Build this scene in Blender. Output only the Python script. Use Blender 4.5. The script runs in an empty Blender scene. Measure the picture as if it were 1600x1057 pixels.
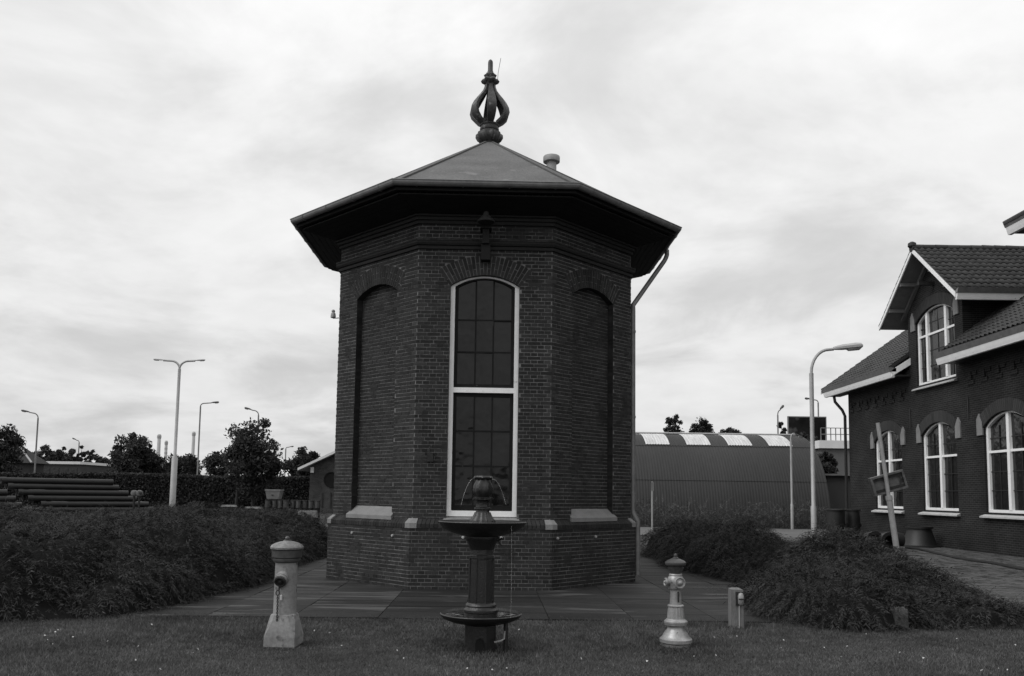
import bpy, math, random
import numpy as np
from mathutils import Matrix, Vector
random.seed(7)
rng = np.random.default_rng(7)
sc = bpy.context.scene
col = sc.collection
PI = math.pi

# ------------------------------------------------------------------ camera, sky, sun, exposure
FOC, TILT, ROLL, PPY, EYE = 1303.98, 0.0880, 0.0136, 656.03, 1.5645
cam = bpy.data.cameras.new('camera')
cam.sensor_width = 36.0
cam.lens = FOC / 1600 * 36
cam.shift_y = (PPY - 528.5) / 1600
cam.clip_start = 0.1
cam.clip_end = 6000
camo = bpy.data.objects.new('camera', cam)
col.objects.link(camo)
camo.matrix_world = Matrix.Translation((0, 0, EYE)) @ Matrix.Rotation(PI / 2 + TILT, 4, 'X') @ Matrix.Rotation(ROLL, 4, 'Z')
sc.camera = camo

SUN_DIR = Vector((-0.72, -0.34, 0.85)).normalized()      # towards the veiled sun
wd = bpy.data.worlds.new('World')
sc.world = wd
wd.use_nodes = True
wn, wl_ = wd.node_tree.nodes, wd.node_tree.links
wn.clear()
def wnode(t, **kw):
    n = wn.new(t)
    for k, v in kw.items():
        setattr(n, k, v)
    return n
def wmath(op, a, b=None, clamp=False):
    n = wnode('ShaderNodeMath', operation=op, use_clamp=clamp)
    for i, s in enumerate((a, b)):
        if s is None:
            continue
        if isinstance(s, (int, float)):
            n.inputs[i].default_value = s
        else:
            wl_.new(s, n.inputs[i])
    return n.outputs[0]
sky = wnode('ShaderNodeTexSky', sky_type='NISHITA', sun_disc=False)
sky.sun_elevation = math.asin(SUN_DIR.z)
sky.sun_rotation = math.atan2(SUN_DIR.x, SUN_DIR.y)
sky.dust_density = 6
bw = wnode('ShaderNodeRGBToBW')
wl_.new(sky.outputs[0], bw.inputs[0])
tc = wnode('ShaderNodeTexCoord')
sep = wnode('ShaderNodeSeparateXYZ')
wl_.new(tc.outputs['Generated'], sep.inputs[0])
zup = wmath('MAXIMUM', sep.outputs[2], 0.0)
den = wmath('ADD', zup, 0.22)
cmb = wnode('ShaderNodeCombineXYZ')
wl_.new(wmath('DIVIDE', sep.outputs[0], den), cmb.inputs[0])
wl_.new(wmath('DIVIDE', sep.outputs[1], den), cmb.inputs[1])
def wnoise(scale, detail, rough, off, sx=1.0, sy=1.0):
    m = wnode('ShaderNodeMapping')
    m.inputs['Location'].default_value = off
    m.inputs['Scale'].default_value = (sx, sy, 1)
    wl_.new(cmb.outputs[0], m.inputs[0])
    n = wnode('ShaderNodeTexNoise')
    n.inputs['Scale'].default_value = scale
    n.inputs['Detail'].default_value = detail
    n.inputs['Roughness'].default_value = rough
    n.inputs['Distortion'].default_value = 0.35
    wl_.new(m.outputs[0], n.inputs['Vector'])
    return n.outputs[0]
n1 = wnoise(1.7, 6, 0.55, (6.9, 3.1, 0), 1.0, 1.0)
n2 = wnoise(4.5, 6, 0.6, (8.1, 4.2, 2), 1.0, 1.0)
rmp = wnode('ShaderNodeMapRange', interpolation_type='SMOOTHSTEP')
rmp.inputs['From Min'].default_value = 0.32
rmp.inputs['From Max'].default_value = 0.60
rmp.inputs['To Min'].default_value = 0.62
rmp.inputs['To Max'].default_value = 0.83
wl_.new(n1, rmp.inputs[0])
cl = wmath('MULTIPLY', rmp.outputs[0], wmath('ADD', wmath('MULTIPLY', n2, 0.22), 0.88))
veil = wmath('MULTIPLY', bw.outputs[0], 0.006)          # thin share of the clear-sky light through the cloud
dome = wmath('ADD', wmath('MULTIPLY', zup, 0.50), 0.87)      # an overcast sky is brighter overhead than at the horizon
tot = wmath('MULTIPLY', wmath('ADD', cl, veil), dome)
bg = wnode('ShaderNodeBackground')
wl_.new(tot, bg.inputs[0])
bg.inputs[1].default_value = 1.0
wo = wnode('ShaderNodeOutputWorld')
wl_.new(bg.outputs[0], wo.inputs[0])

sl = bpy.data.lights.new('sun', 'SUN')
sl.energy = 1.5
sl.angle = math.radians(35)
sl.color = (1, 1, 1)
so = bpy.data.objects.new('sun', sl)
so.rotation_euler = (-SUN_DIR).to_track_quat('-Z', 'Y').to_euler()
col.objects.link(so)

sc.view_settings.view_transform = 'Standard'
sc.view_settings.look = 'None'
sc.view_settings.exposure = 0.08
sc.view_settings.gamma = 1.0
sc.view_settings.use_curve_mapping = False

# ------------------------------------------------------------------ measuring helpers (sight lines of the survey camera)
_c, _s, _cr, _sr = math.cos(TILT), math.sin(TILT), math.cos(ROLL), math.sin(ROLL)
FW = Vector((0, _c, _s)); UP0 = Vector((0, -_s, _c)); RT0 = Vector((1, 0, 0))
RT = RT0 * _cr + UP0 * _sr
UPV = UP0 * _cr - RT0 * _sr
CAM = Vector((0, 0, EYE))
def ray(x, y): return FW + RT * ((x - 800) / FOC) + UPV * ((PPY - y) / FOC)
def gp(x, y, z=0.0):
    d = ray(x, y); return CAM + d * ((z - EYE) / d.z)
def at(x, y, Y):
    d = ray(x, y); return CAM + d * (Y / d.y)
def atX(x, y, X):
    d = ray(x, y); return CAM + d * (X / d.x)

# ------------------------------------------------------------------ materials (the photograph is black and white: all colours are greys)
MATS = {}
def mat(name, v, rough=0.85, var=0.25, vscale=3.0, fine=0.15, fscale=40.0, isl=0.0, bump=0.0, bscale=60.0, metal=0.0, spec=0.3,
        stretch=None, spots=None, translucent=0.0):
    m = bpy.data.materials.new(name)
    m.use_nodes = True
    N, L = m.node_tree.nodes, m.node_tree.links
    b = N['Principled BSDF']
    b.inputs['Roughness'].default_value = rough
    b.inputs['Metallic'].default_value = metal
    b.inputs['Specular IOR Level'].default_value = spec
    geo = N.new('ShaderNodeNewGeometry')
    vec = geo.outputs['Position']
    if stretch:
        mp = N.new('ShaderNodeMapping'); mp.inputs['Scale'].default_value = stretch
        L.new(vec, mp.inputs[0]); vec = mp.outputs[0]
    def noise(s, det=4):
        n = N.new('ShaderNodeTexNoise'); n.inputs['Scale'].default_value = s; n.inputs['Detail'].default_value = det
        L.new(vec, n.inputs['Vector']); return n.outputs[0]
    def mth(op, a, c, cl=False):
        n = N.new('ShaderNodeMath'); n.operation = op; n.use_clamp = cl
        for i, s in enumerate((a, c)):
            if isinstance(s, (int, float)): n.inputs[i].default_value = s
            else: L.new(s, n.inputs[i])
        return n.outputs[0]
    def centred(s, amp):      # 1 + amp*2*(s-0.5)*1.6
        return mth('ADD', mth('MULTIPLY', s, 3.2 * amp), 1 - 1.6 * amp)
    val = mth('MULTIPLY', centred(noise(vscale), var), v)
    if fine: val = mth('MULTIPLY', val, centred(noise(fscale, 3), fine))
    if isl:
        oi = N.new('ShaderNodeObjectInfo')
        r = mth('FRACT', mth('ADD', geo.outputs['Random Per Island'], oi.outputs['Random']), 0)
        val = mth('MULTIPLY', val, mth('ADD', mth('MULTIPLY', r, 2 * isl), 1 - isl))
    if spots:
        sv, ss, thr = spots
        k = N.new('ShaderNodeMapRange'); k.inputs['From Min'].default_value = thr; k.inputs['From Max'].default_value = thr + 0.10
        L.new(noise(ss, 6), k.inputs[0])
        mx = N.new('ShaderNodeMix'); mx.data_type = 'FLOAT'
        L.new(k.outputs[0], mx.inputs[0]); L.new(val, mx.inputs[2]); mx.inputs[3].default_value = sv
        val = mx.outputs[0]
    val = mth('MAXIMUM', val, 0.002)
    L.new(val, b.inputs['Base Color'])
    if bump:
        bp = N.new('ShaderNodeBump'); bp.inputs['Strength'].default_value = bump; bp.inputs['Distance'].default_value = 0.02
        L.new(noise(bscale, 5), bp.inputs['Height']); L.new(bp.outputs[0], b.inputs['Normal'])
    if translucent:
        tr = N.new('ShaderNodeBsdfTranslucent'); L.new(val, tr.inputs[0])
        ms = N.new('ShaderNodeMixShader'); ms.inputs[0].default_value = translucent
        L.new(b.outputs[0], ms.inputs[1]); L.new(tr.outputs[0], ms.inputs[2])
        L.new(ms.outputs[0], N['Material Output'].inputs[0])
    MATS[name] = m
    return m
def course_mat(name, v, mortar, ax):
    # brickwork too far off to tell single bricks: courses of the wall as flat pattern with fine relief; ax = which world axis runs along the wall
    m = bpy.data.materials.new(name); m.use_nodes = True
    N, L = m.node_tree.nodes, m.node_tree.links
    b = N['Principled BSDF']; b.inputs['Roughness'].default_value = 0.9; b.inputs['Specular IOR Level'].default_value = 0.2
    g = N.new('ShaderNodeNewGeometry'); sp = N.new('ShaderNodeSeparateXYZ'); cb = N.new('ShaderNodeCombineXYZ')
    L.new(g.outputs['Position'], sp.inputs[0])
    L.new(sp.outputs[ax], cb.inputs[0]); L.new(sp.outputs[2], cb.inputs[1])
    t = N.new('ShaderNodeTexBrick')
    t.inputs['Scale'].default_value = 1.0
    t.inputs['Brick Width'].default_value = 0.22; t.inputs['Row Height'].default_value = 0.066
    t.inputs['Mortar Size'].default_value = 0.006; t.inputs['Mortar Smooth'].default_value = 0.3
    t.inputs['Color1'].default_value = (v, v, v, 1); t.inputs['Color2'].default_value = (v * .55, v * .55, v * .55, 1)
    t.inputs['Mortar'].default_value = (mortar, mortar, mortar, 1)
    L.new(cb.outputs[0], t.inputs['Vector'])
    n = N.new('ShaderNodeTexNoise'); n.inputs['Scale'].default_value = 0.9; n.inputs['Detail'].default_value = 6
    L.new(g.outputs['Position'], n.inputs['Vector'])
    k = N.new('ShaderNodeMapRange'); k.inputs['From Min'].default_value = .3; k.inputs['From Max'].default_value = .7
    k.inputs['To Min'].default_value = .6; k.inputs['To Max'].default_value = 1.35
    L.new(n.outputs[0], k.inputs[0])
    mx = N.new('ShaderNodeVectorMath'); mx.operation = 'SCALE'
    L.new(t.outputs['Color'], mx.inputs[0]); L.new(k.outputs[0], mx.inputs['Scale']); L.new(mx.outputs[0], b.inputs['Base Color'])
    bp = N.new('ShaderNodeBump'); bp.inputs['Strength'].default_value = .6; bp.inputs['Distance'].default_value = 0.008; bp.invert = True
    L.new(t.outputs['Fac'], bp.inputs['Height']); L.new(bp.outputs[0], b.inputs['Normal'])
    MATS[name] = m
def glass_mat(name, v=0.012, rough=0.04, wave=0.02, spec=0.5):
    m = bpy.data.materials.new(name); m.use_nodes = True
    N, L = m.node_tree.nodes, m.node_tree.links
    b = N['Principled BSDF']
    b.inputs['Base Color'].default_value = (v, v, v, 1); b.inputs['Roughness'].default_value = rough
    b.inputs['Specular IOR Level'].default_value = spec
    g = N.new('ShaderNodeNewGeometry'); n = N.new('ShaderNodeTexNoise'); n.inputs['Scale'].default_value = 3.0
    L.new(g.outputs['Position'], n.inputs['Vector'])
    bp = N.new('ShaderNodeBump'); bp.inputs['Strength'].default_value = wave * 10; bp.inputs['Distance'].default_value = 0.03
    L.new(n.outputs[0], bp.inputs['Height']); L.new(bp.outputs[0], b.inputs['Normal'])
    d = N.new('ShaderNodeTexNoise'); d.inputs['Scale'].default_value = 9; d.inputs['Detail'].default_value = 6
    L.new(g.outputs['Position'], d.inputs['Vector'])
    k = N.new('ShaderNodeMapRange'); k.inputs['From Min'].default_value = .4; k.inputs['From Max'].default_value = .8
    k.inputs['To Min'].default_value = rough; k.inputs['To Max'].default_value = rough + .25
    L.new(d.outputs[0], k.inputs[0]); L.new(k.outputs[0], b.inputs['Roughness'])
    MATS[name] = m

mat('brick', 0.024, 0.85, 0.26, 1.0, 0.25, 30, isl=0.34, stretch=(1.3, 1.3, 0.45), bump=0.35, bscale=90, spec=0.25)
mat('brick_corner', 0.032, 0.85, 0.2, 1.4, 0.25, 45, isl=0.35, bump=0.35, bscale=90, spec=0.25)
mat('brick_coping', 0.02, 0.7, 0.2, 2, 0.25, 45, isl=0.45, bump=0.3, bscale=90, spec=0.3)
mat('mortar', 0.150, 0.95, 0.35, 1.3, 0.5, 14, spec=0.1, spots=(0.055, 2.6, 0.54))
mat('stone', 0.19, 0.85, 0.2, 5, 0.2, 60, bump=0.3)
mat('sill_stone', 0.42, 0.8, 0.15, 5, 0.15, 40)
mat('plinth_foot', 0.03, 0.9)
mat('white_paint', 0.80, 0.45, 0.08, 4, 0.08, 50, spots=(0.32, 11, 0.66))
mat('dark_paint', 0.018, 0.5, 0.2, 6, 0.1, 50)
mat('sash', 0.011, 0.7, 0.3, 9, 0.1, 50, spots=(0.14, 23, 0.70), spec=0.12)
mat('roof_felt', 0.115, 0.85, 0.26, 1.6, 0.32, 30, bump=0.4, bscale=90, spots=(0.17, 3.3, 0.62))
mat('hip', 0.085, 0.8, 0.2, 6)
mat('zinc', 0.16, 0.45, 0.3, 7, 0.15, 40, metal=0.2, spec=0.4)
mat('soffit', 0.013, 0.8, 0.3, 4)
mat('cast_iron_old', 0.045, 0.5, 0.45, 9, 0.3, 60, spots=(0.17, 8, 0.60), bump=0.3)
mat('vent_grey', 0.32, 0.7, 0.15, 8)
mat('fountain_iron', 0.010, 0.38, 0.4, 8, 0.3, 50, spec=0.5, bump=0.3)
mat('hydrant_white', 0.21, 0.6, 0.3, 6, 0.22, 40, spots=(0.09, 13, 0.60), bump=0.15)
mat('hydrant_cap', 0.045, 0.45, 0.4, 14, 0.3, 60, spec=0.5)
mat('hydrant_top', 0.15, 0.5, 0.5, 20, 0.4, 90, spec=0.5, bump=0.4)
mat('hydrant_silver', 0.28, 0.42, 0.3, 12, 0.2, 60, metal=0.4, spec=0.5, spots=(0.09, 22, 0.63))
mat('rusty_dark', 0.025, 0.75, 0.4, 15)
mat('post_wood', 0.15, 0.9, 0.3, 6, 0.3, 30, stretch=(6, 6, 0.8), bump=0.3)
mat('lamp_pole', 0.36, 0.55, 0.15, 3, 0.1, 30, metal=0.3)
mat('lamp_pole_far', 0.17, 0.7, 0.15, 3)
mat('lamp_head', 0.38, 0.6, 0.1, 6)
mat('lamp_dark', 0.06, 0.6, 0.2, 6)
mat('lens', 0.45, 0.3, 0.1, 6)
mat('slab', 0.0155, 0.75, 0.5, 0.9, 0.4, 12, isl=0.4, spec=0.25, bump=0.25, bscale=40, spots=(0.07, 1.5, 0.58), stretch=(0.5, 2.2, 1))
mat('slab_dry', 0.022, 0.8, 0.30, 0.8, 0.25, 14, isl=0.3, spec=0.2, bump=0.25, bscale=40, spots=(0.075, 1.3, 0.50), stretch=(0.6, 5.0, 1))
mat('contact_shade_soil', 0.010, 0.95, 0.4, 6, 0.3, 40, bump=.5)  # soil darkened to paint contact shadow under hydrants, fountain and post
mat('slab_joint', 0.010, 0.95)
mat('sett', 0.075, 0.75, 0.25, 0.8, 0.2, 30, isl=0.32, bump=0.3)
mat('sett_joint', 0.05, 0.95, 0.3, 2)
mat('road_far', 0.105, 0.9, 0.2, 0.5, 0.15, 8)
mat('soil', 0.035, 0.95, 0.4, 1.2, 0.3, 25)
mat('lawn_soil', 0.03, 0.95, 0.35, 1.6, 0.3, 40)
mat('grass', 0.098, 0.8, 0.5, 0.9, 0.4, 5, isl=0.45, translucent=0.25)
mat('petal', 0.42, 0.7, 0.05, 3)
mat('juniper', 0.025, 0.7, 0.6, 1.6, 0.4, 7, isl=0.8, translucent=0.2)
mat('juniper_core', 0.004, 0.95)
mat('weed', 0.075, 0.8, 0.35, 2, 0.2, 10, isl=0.5, translucent=0.25)
mat('leaf', 0.032, 0.75, 0.4, 0.5, 0.2, 4, isl=0.5, translucent=0.2)
mat('leaf_far', 0.05, 0.8, 0.3, 0.3, 0.2, 3, isl=0.4, translucent=0.2)
mat('bark', 0.03, 0.9)
mat('far_wall', 0.11, 0.9, 0.15, 0.5)
mat('far_wall_dark', 0.05, 0.9, 0.2, 0.5)
mat('far_roof_white', 0.6, 0.7, 0.1, 1)
mat('far_roof_dark', 0.025, 0.8, 0.2, 1)
mat('hut', 0.040, 0.75, 0.2, 0.35, 0.12, 6, metal=0.2, stretch=(1.5, 0.4, 0.4))
mat('hut_light', 0.5, 0.7, 0.25, 2.0, 0.2, 12, stretch=(3, .5, .5))
mat('chimney', 0.5, 0.9, 0.1, 0.1)  # concrete set lighter, distance haze put into its colour
mat('chimney_band', 0.36, 0.9, 0.1, 0.1)
mat('tile', 0.019, 0.6, 0.25, 1.3, 0.25, 30, isl=0.4, spec=0.4)
mat('pipe_iron', 0.012, 0.5, 0.35, 3, 0.2, 20, spec=0.4)
mat('pipe_mark', 0.20, 0.8)
mat('billboard', 0.012, 0.9, 0.7, 0.55, 0.3, 3, spots=(0.10, 0.42, 0.60), spec=0.05)
mat('rubber', 0.010, 0.6)
mat('sign_metal', 0.10, 0.6, 0.35, 4, 0.3, 30, spots=(0.03, 5, 0.56))
mat('pole_paint', 0.30, 0.55, 0.2, 6)
mat('old_board', 0.16, 0.9, 0.2, 5)
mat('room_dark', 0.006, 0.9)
course_mat('facade_brick', 0.019, 0.06, 1)
course_mat('cheek_brick', 0.017, 0.05, 0)
course_mat('shed_brick', 0.055, 0.10, 0)
glass_mat('glass', 0.006, 0.05, wave=0.06, spec=0.34)
glass_mat('glass_far', 0.012, 0.08, 0.05)
wm = bpy.data.materials.new('water'); wm.use_nodes = True
_b = wm.node_tree.nodes['Principled BSDF']
_b.inputs['Base Color'].default_value = (.9, .9, .9, 1); _b.inputs['Roughness'].default_value = .05
_b.inputs['Transmission Weight'].default_value = 0.85; _b.inputs['IOR'].default_value = 1.33
MATS['water'] = wm
glass_mat('pool_water', 0.012, 0.02, 0.06)

# ------------------------------------------------------------------ mesh builders
class MB:
    def __init__(s): s.v = []; s.f = []
    def add(s, vs, fs, M=None):
        o = len(s.v)
        s.v += [tuple(M @ Vector(p)) if M is not None else tuple(p) for p in vs]
        s.f += [tuple(o + i for i in f) for f in fs]
        return s
    def box(s, x0, x1, y0, y1, z0, z1, M=None):
        if x0 > x1: x0, x1 = x1, x0
        if y0 > y1: y0, y1 = y1, y0
        if z0 > z1: z0, z1 = z1, z0
        v = [(x0,y0,z0),(x1,y0,z0),(x1,y1,z0),(x0,y1,z0),(x0,y0,z1),(x1,y0,z1),(x1,y1,z1),(x0,y1,z1)]
        return s.add(v, [(3,2,1,0),(4,5,6,7),(0,1,5,4),(1,2,6,5),(2,3,7,6),(3,0,4,7)], M)
    def hexa(s, p):          # eight corners: bottom ring, top ring
        return s.add(p, [(3,2,1,0),(4,5,6,7),(0,1,5,4),(1,2,6,5),(2,3,7,6),(3,0,4,7)])
    def lathe(s, prof, n=20, M=None, cap=True, wob=None):
        v = []; f = []
        for r, z in prof:
            for i in range(n):
                a = 2 * PI * i / n
                rr = r * (wob(a, z) if wob else 1)
                v.append((rr * math.cos(a), rr * math.sin(a), z))
        for j in range(len(prof) - 1):
            for i in range(n):
                k = (i + 1) % n
                f.append((j*n+i, j*n+k, (j+1)*n+k, (j+1)*n+i))
        if cap:
            f.append(tuple(range(n - 1, -1, -1)))
            f.append(tuple((len(prof) - 1) * n + i for i in range(n)))
        return s.add(v, f, M)
    def tube(s, path, r, n=8, cap=True):
        path = [Vector(p) for p in path]
        rs = r if isinstance(r, (list, tuple)) else [r] * len(path)
        v = []; f = []
        pn = None
        for i, p in enumerate(path):
            d = (path[min(i+1, len(path)-1)] - path[max(i-1, 0)]).normalized()
            if pn is None:
                pn = d.orthogonal().normalized()
            pn = (pn - d * pn.dot(d))
            pn = pn.normalized() if pn.length > 1e-6 else d.orthogonal().normalized()
            q = d.cross(pn)
            for k in range(n):
                a = 2 * PI * k / n
                v.append(p + (pn * math.cos(a) + q * math.sin(a)) * rs[i])
        for j in range(len(path) - 1):
            for k in range(n):
                m = (k + 1) % n
                f.append((j*n+k, j*n+m, (j+1)*n+m, (j+1)*n+k))
        if cap:
            f.append(tuple(range(n - 1, -1, -1))); f.append(tuple((len(path)-1)*n + k for k in range(n)))
        return s.add(v, f)
    def ribbon(s, path, side, w, th):     # flat bar following a path; side(i) gives the width direction
        path = [Vector(p) for p in path]
        v = []; f = []
        for i, p in enumerate(path):
            d = (path[min(i+1, len(path)-1)] - path[max(i-1, 0)]).normalized()
            sd = side(i).normalized(); nn = d.cross(sd).normalized()
            ww = w[i] if isinstance(w, (list, tuple)) else w
            for a, b in ((-1,-1),(1,-1),(1,1),(-1,1)):
                v.append(p + sd * (a * ww / 2) + nn * (b * th / 2))
        for j in range(len(path) - 1):
            for k in range(4):
                m = (k + 1) % 4
                f.append((j*4+k, j*4+m, (j+1)*4+m, (j+1)*4+k))
        f.append((3,2,1,0)); e = (len(path)-1)*4; f.append((e,e+1,e+2,e+3))
        return s.add(v, f)
    def build(s, name, m, parent=None, smooth=False, local=False):
        me = bpy.data.meshes.new(name)
        me.from_pydata(s.v, [], s.f)
        me.materials.append(MATS[m])
        if smooth:
            me.polygons.foreach_set('use_smooth', [True] * len(me.polygons))
            me.set_sharp_from_angle(angle=math.radians(38))
        me.update()
        return place(name, me, parent, local)
def wloc(o):
    p = Vector((0, 0, 0))
    while o is not None:
        p = p + o.location; o = o.parent
    return p
def place(name, me, parent=None, local=False):
    o = bpy.data.objects.new(name, me)
    col.objects.link(o)
    if parent is not None:
        o.parent = parent
        if not local:
            o.location = -wloc(parent)
    return o
def tri_mesh(name, V, m, parent=None):
    V = np.asarray(V, dtype=np.float32).reshape(-1, 3)
    n = len(V) // 3
    me = bpy.data.meshes.new(name)
    me.vertices.add(len(V)); me.vertices.foreach_set('co', V.ravel())
    me.loops.add(len(V)); me.loops.foreach_set('vertex_index', np.arange(len(V), dtype=np.int32))
    me.polygons.add(n); me.polygons.foreach_set('loop_start', np.arange(0, len(V), 3, dtype=np.int32))
    me.polygons.foreach_set('loop_total', np.full(n, 3, dtype=np.int32))
    me.materials.append(MATS[m]); me.update(calc_edges=True); me.validate()
    return place(name, me, parent)
def quads_mesh(name, V, m, parent=None):
    V = np.asarray(V, dtype=np.float32).reshape(-1, 3)
    n = len(V) // 4
    me = bpy.data.meshes.new(name)
    me.vertices.add(len(V)); me.vertices.foreach_set('co', V.ravel())
    me.loops.add(len(V)); me.loops.foreach_set('vertex_index', np.arange(len(V), dtype=np.int32))
    me.polygons.add(n); me.polygons.foreach_set('loop_start', np.arange(0, len(V), 4, dtype=np.int32))
    me.polygons.foreach_set('loop_total', np.full(n, 4, dtype=np.int32))
    me.materials.append(MATS[m]); me.update(calc_edges=True)
    return place(name, me, parent)
def tag(o, label=None, cat=None, group=None, kind=None):
    if label: o['label'] = label
    if cat: o['category'] = cat
    if group: o['group'] = group
    if kind: o['kind'] = kind
    return o
def thing(name, loc, label, cat, group=None):
    o = bpy.data.objects.new(name, None)
    o.empty_display_size = 0.2
    col.objects.link(o); o.location = loc
    return tag(o, label, cat, group)
def sheet(name, x0, x1, y0, y1, z, m):
    return tag(MB().add([(x0,y0,z),(x1,y0,z),(x1,y1,z),(x0,y1,z)], [(0,1,2,3)]).build(name, m), kind='structure')
unit = MB().box(-.5, .5, -.5, .5, -.5, .5)
unit_me = {}
def unit_box(m):
    if m not in unit_me:
        me = bpy.data.meshes.new('piece'); me.from_pydata(unit.v, [], unit.f); me.materials.append(MATS[m]); unit_me[m] = me
    return unit_me[m]
def piece(name, m, parent, M, size):
    o = bpy.data.objects.new(name, unit_box(m)); col.objects.link(o); o.parent = parent
    o.matrix_local = Matrix.Translation(-wloc(parent)) @ M @ Matrix.Diagonal((size[0], size[1], size[2], 1))
    return o

# ------------------------------------------------------------------ ground, road, apron, lawn
sheet('ground', -1500, 1500, -60, 3000, -0.03, 'soil')
XR0 = 7.1
road = sheet('road', XR0, 14.2, -4, 33.0, -0.012, 'sett_joint')
sheet('yard', -40, 60, 33.0, 41.6, -0.006, 'road_far')
sheet('side_strip', -60, -13, 23.5, 33.0, -0.02, 'soil')
lawn = sheet('lawn', -30, XR0, -6, 10.22, 0.0, 'lawn_soil')
apron = sheet('apron', -5.2, 4.4, 10.22, 23.4, -0.004, 'slab_joint')

TCX, TCY, YAW = -0.538, 16.341, 0.0229
# slabs of the apron
cy_, sy_ = math.cos(YAW), math.sin(YAW)
def slab_xy(u, w): return (TCX + u * cy_ - w * sy_, TCY + u * sy_ + w * cy_)
ROTY = Matrix.Rotation(YAW, 4, 'Z')
sw_, sd_ = 1.06, 0.53
for i in range(-4, 5):
    for j in range(-12, 13):
        u = (i + 0.35) * sw_; w = (j + 0.5) * sd_
        x, y = slab_xy(u, w)
        if not (-5.15 < x < 4.3 and 10.5 < y < 23.1): continue
        if math.hypot(u, w) < 2.1: continue
        tilt = Matrix.Rotation(random.uniform(-.004, .004), 4, 'X') @ Matrix.Rotation(random.uniform(-.003, .003), 4, 'Y')
        piece('paving_slab', 'slab_dry' if (x < -1.7 and y < 16 and random.random() < .42) or random.random() < .05 else 'slab', apron, Matrix.Translation((x, y, -0.012 + random.uniform(-.003, .003))) @ ROTY @ tilt, (sw_ - .010, sd_ - .008, 0.05))
# paving bricks of the road
def sett_at(i, j): return XR0 + 0.06 + (i + (0.5 if j % 2 else 0)) * 0.212, 9.0 + j * 0.106
cand = []
for j in range(0, 225):
    for i in range(0, 33):
        x, y = sett_at(i, j)
        if x > 14.0: continue
        cand.append((x, y))
def road_score(p):
    x, y = p
    px = 800 + FOC * x / y
    return y + (0 if px < 1640 else 1000)
cand.sort(key=road_score)
for x, y in cand[:300]:
    piece('paving_brick', 'sett', road, Matrix.Translation((x, y, -0.02 + random.uniform(-.004, .004))) @ Matrix.Rotation(random.uniform(-.02, .02), 4, 'X'), (.203, .098, 0.05))
b = MB()
for x, y in cand[300:]:
    z = 0.005 + random.uniform(-.004, .004); e = random.uniform(-.004, .004)
    b.add([(x-.1,y-.049,z-e),(x+.1,y-.049,z-e),(x+.1,y+.049,z+e),(x-.1,y+.049,z+e),(x-.1,y-.049,-.012),(x+.1,y-.049,-.012)], [(0,1,2,3),(4,5,1,0)])
tag(b.build('paving_brick_field', 'sett', road), kind='stuff')

# ------------------------------------------------------------------ the octagonal tower
tower = thing('octagonal_tower', (TCX, TCY, 0), 'dark brick octagonal tower with low pyramid roof and iron onion finial', 'tower')
AP = 1.20711
SW, SP, SE = 2.2365, 2.300, 2.905
AW, APL, AE = SW * AP, SP * AP, SE * AP
TC = Vector((TCX, TCY, 0))
def nrm(k):
    a = -PI / 2 + YAW + k * PI / 4
    return Vector((math.cos(a), math.sin(a), 0)), Vector((-math.sin(a), math.cos(a), 0))
def T(k, ap):            # local (u, outward, z) -> world
    n, t = nrm(k)
    def fn(u, d, z): return TC + t * u + n * (ap + d) + Vector((0, 0, z))
    return fn
def TM(k, ap):
    n, t = nrm(k); o = TC + n * ap
    return Matrix(((t.x, n.x, 0, o.x), (t.y, n.y, 0, o.y), (0, 0, 1, 0), (0, 0, 0, 1)))
def corner(k, ap, z):    # corner between face k and face k+1
    a = -PI / 2 + YAW + (k + .5) * PI / 4; R = ap / math.cos(PI / 8)
    return Vector((TCX + R * math.cos(a), TCY + R * math.sin(a), z))
def octsweep(mb, prof, close=False):
    o = len(mb.v); n = len(prof)
    for ap, z in prof:
        for k in range(8): mb.v.append(tuple(corner(k, ap, z)))
    for j in range(n if close else n - 1):
        q = (j + 1) % n
        for k in range(8):
            m = (k + 1) % 8
            mb.f.append((o+j*8+k, o+j*8+m, o+q*8+m, o+q*8+k))
    return mb
HW, ZS, RISE, ZB = 0.575, 5.0, 0.18, 1.13
RA = (HW**2 + RISE**2) / (2 * RISE); ZC = ZS + RISE - RA
VT = 0.33
ZT = 6.86
CH = 0.0618
def arch_z(u, off=0.0): return ZC + math.sqrt(max((RA + off)**2 - u*u, 0))
def excl(z):             # half width left free of coursed brick at height z
    if z < ZB: return 0
    if z < ZS: return HW + .004
    if z < ZS + .28: return HW + .004 + (z - ZS) / .28 * .175
    q = (RA + VT)**2 - (z - ZC)**2
    return math.sqrt(q) if q > 0 and z > ZC else 0
NICHE = 0.125
def brick_rows(z0, z1, half, hole, seed, full=True):
    rows = []
    r = random.Random(seed)
    n = int(round((z1 - z0) / CH)); ch = (z1 - z0) / n
    for i in range(n):
        za = z0 + i * ch; zm = za + ch / 2
        head = i % 2 == 0
        pitch = .111 if head else .222
        off = 0 if head else (.0555 if (i // 2) % 2 else -.0555)
        m = int(half / pitch) + 2
        ex = hole(zm)
        for j in range(-m, m + 1):
            a = j * pitch + off + r.uniform(-.002, .002); c = a + pitch - .010
            a = max(a, -half); c = min(c, half)
            segs = [(a, c)]
            if ex > 0:
                segs = [(a, min(c, -ex)), (max(a, ex), c)]
            for p, q in segs:
                if q - p > .022:
                    rows.append((p, q, za + .006 + r.uniform(-.0015, .0015), za + ch - .006, r.uniform(-.002, .002), i))
    return rows
bricks = MB(); cornerb = MB(); mort = MB(); rev = MB()
n_single = 0
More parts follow.
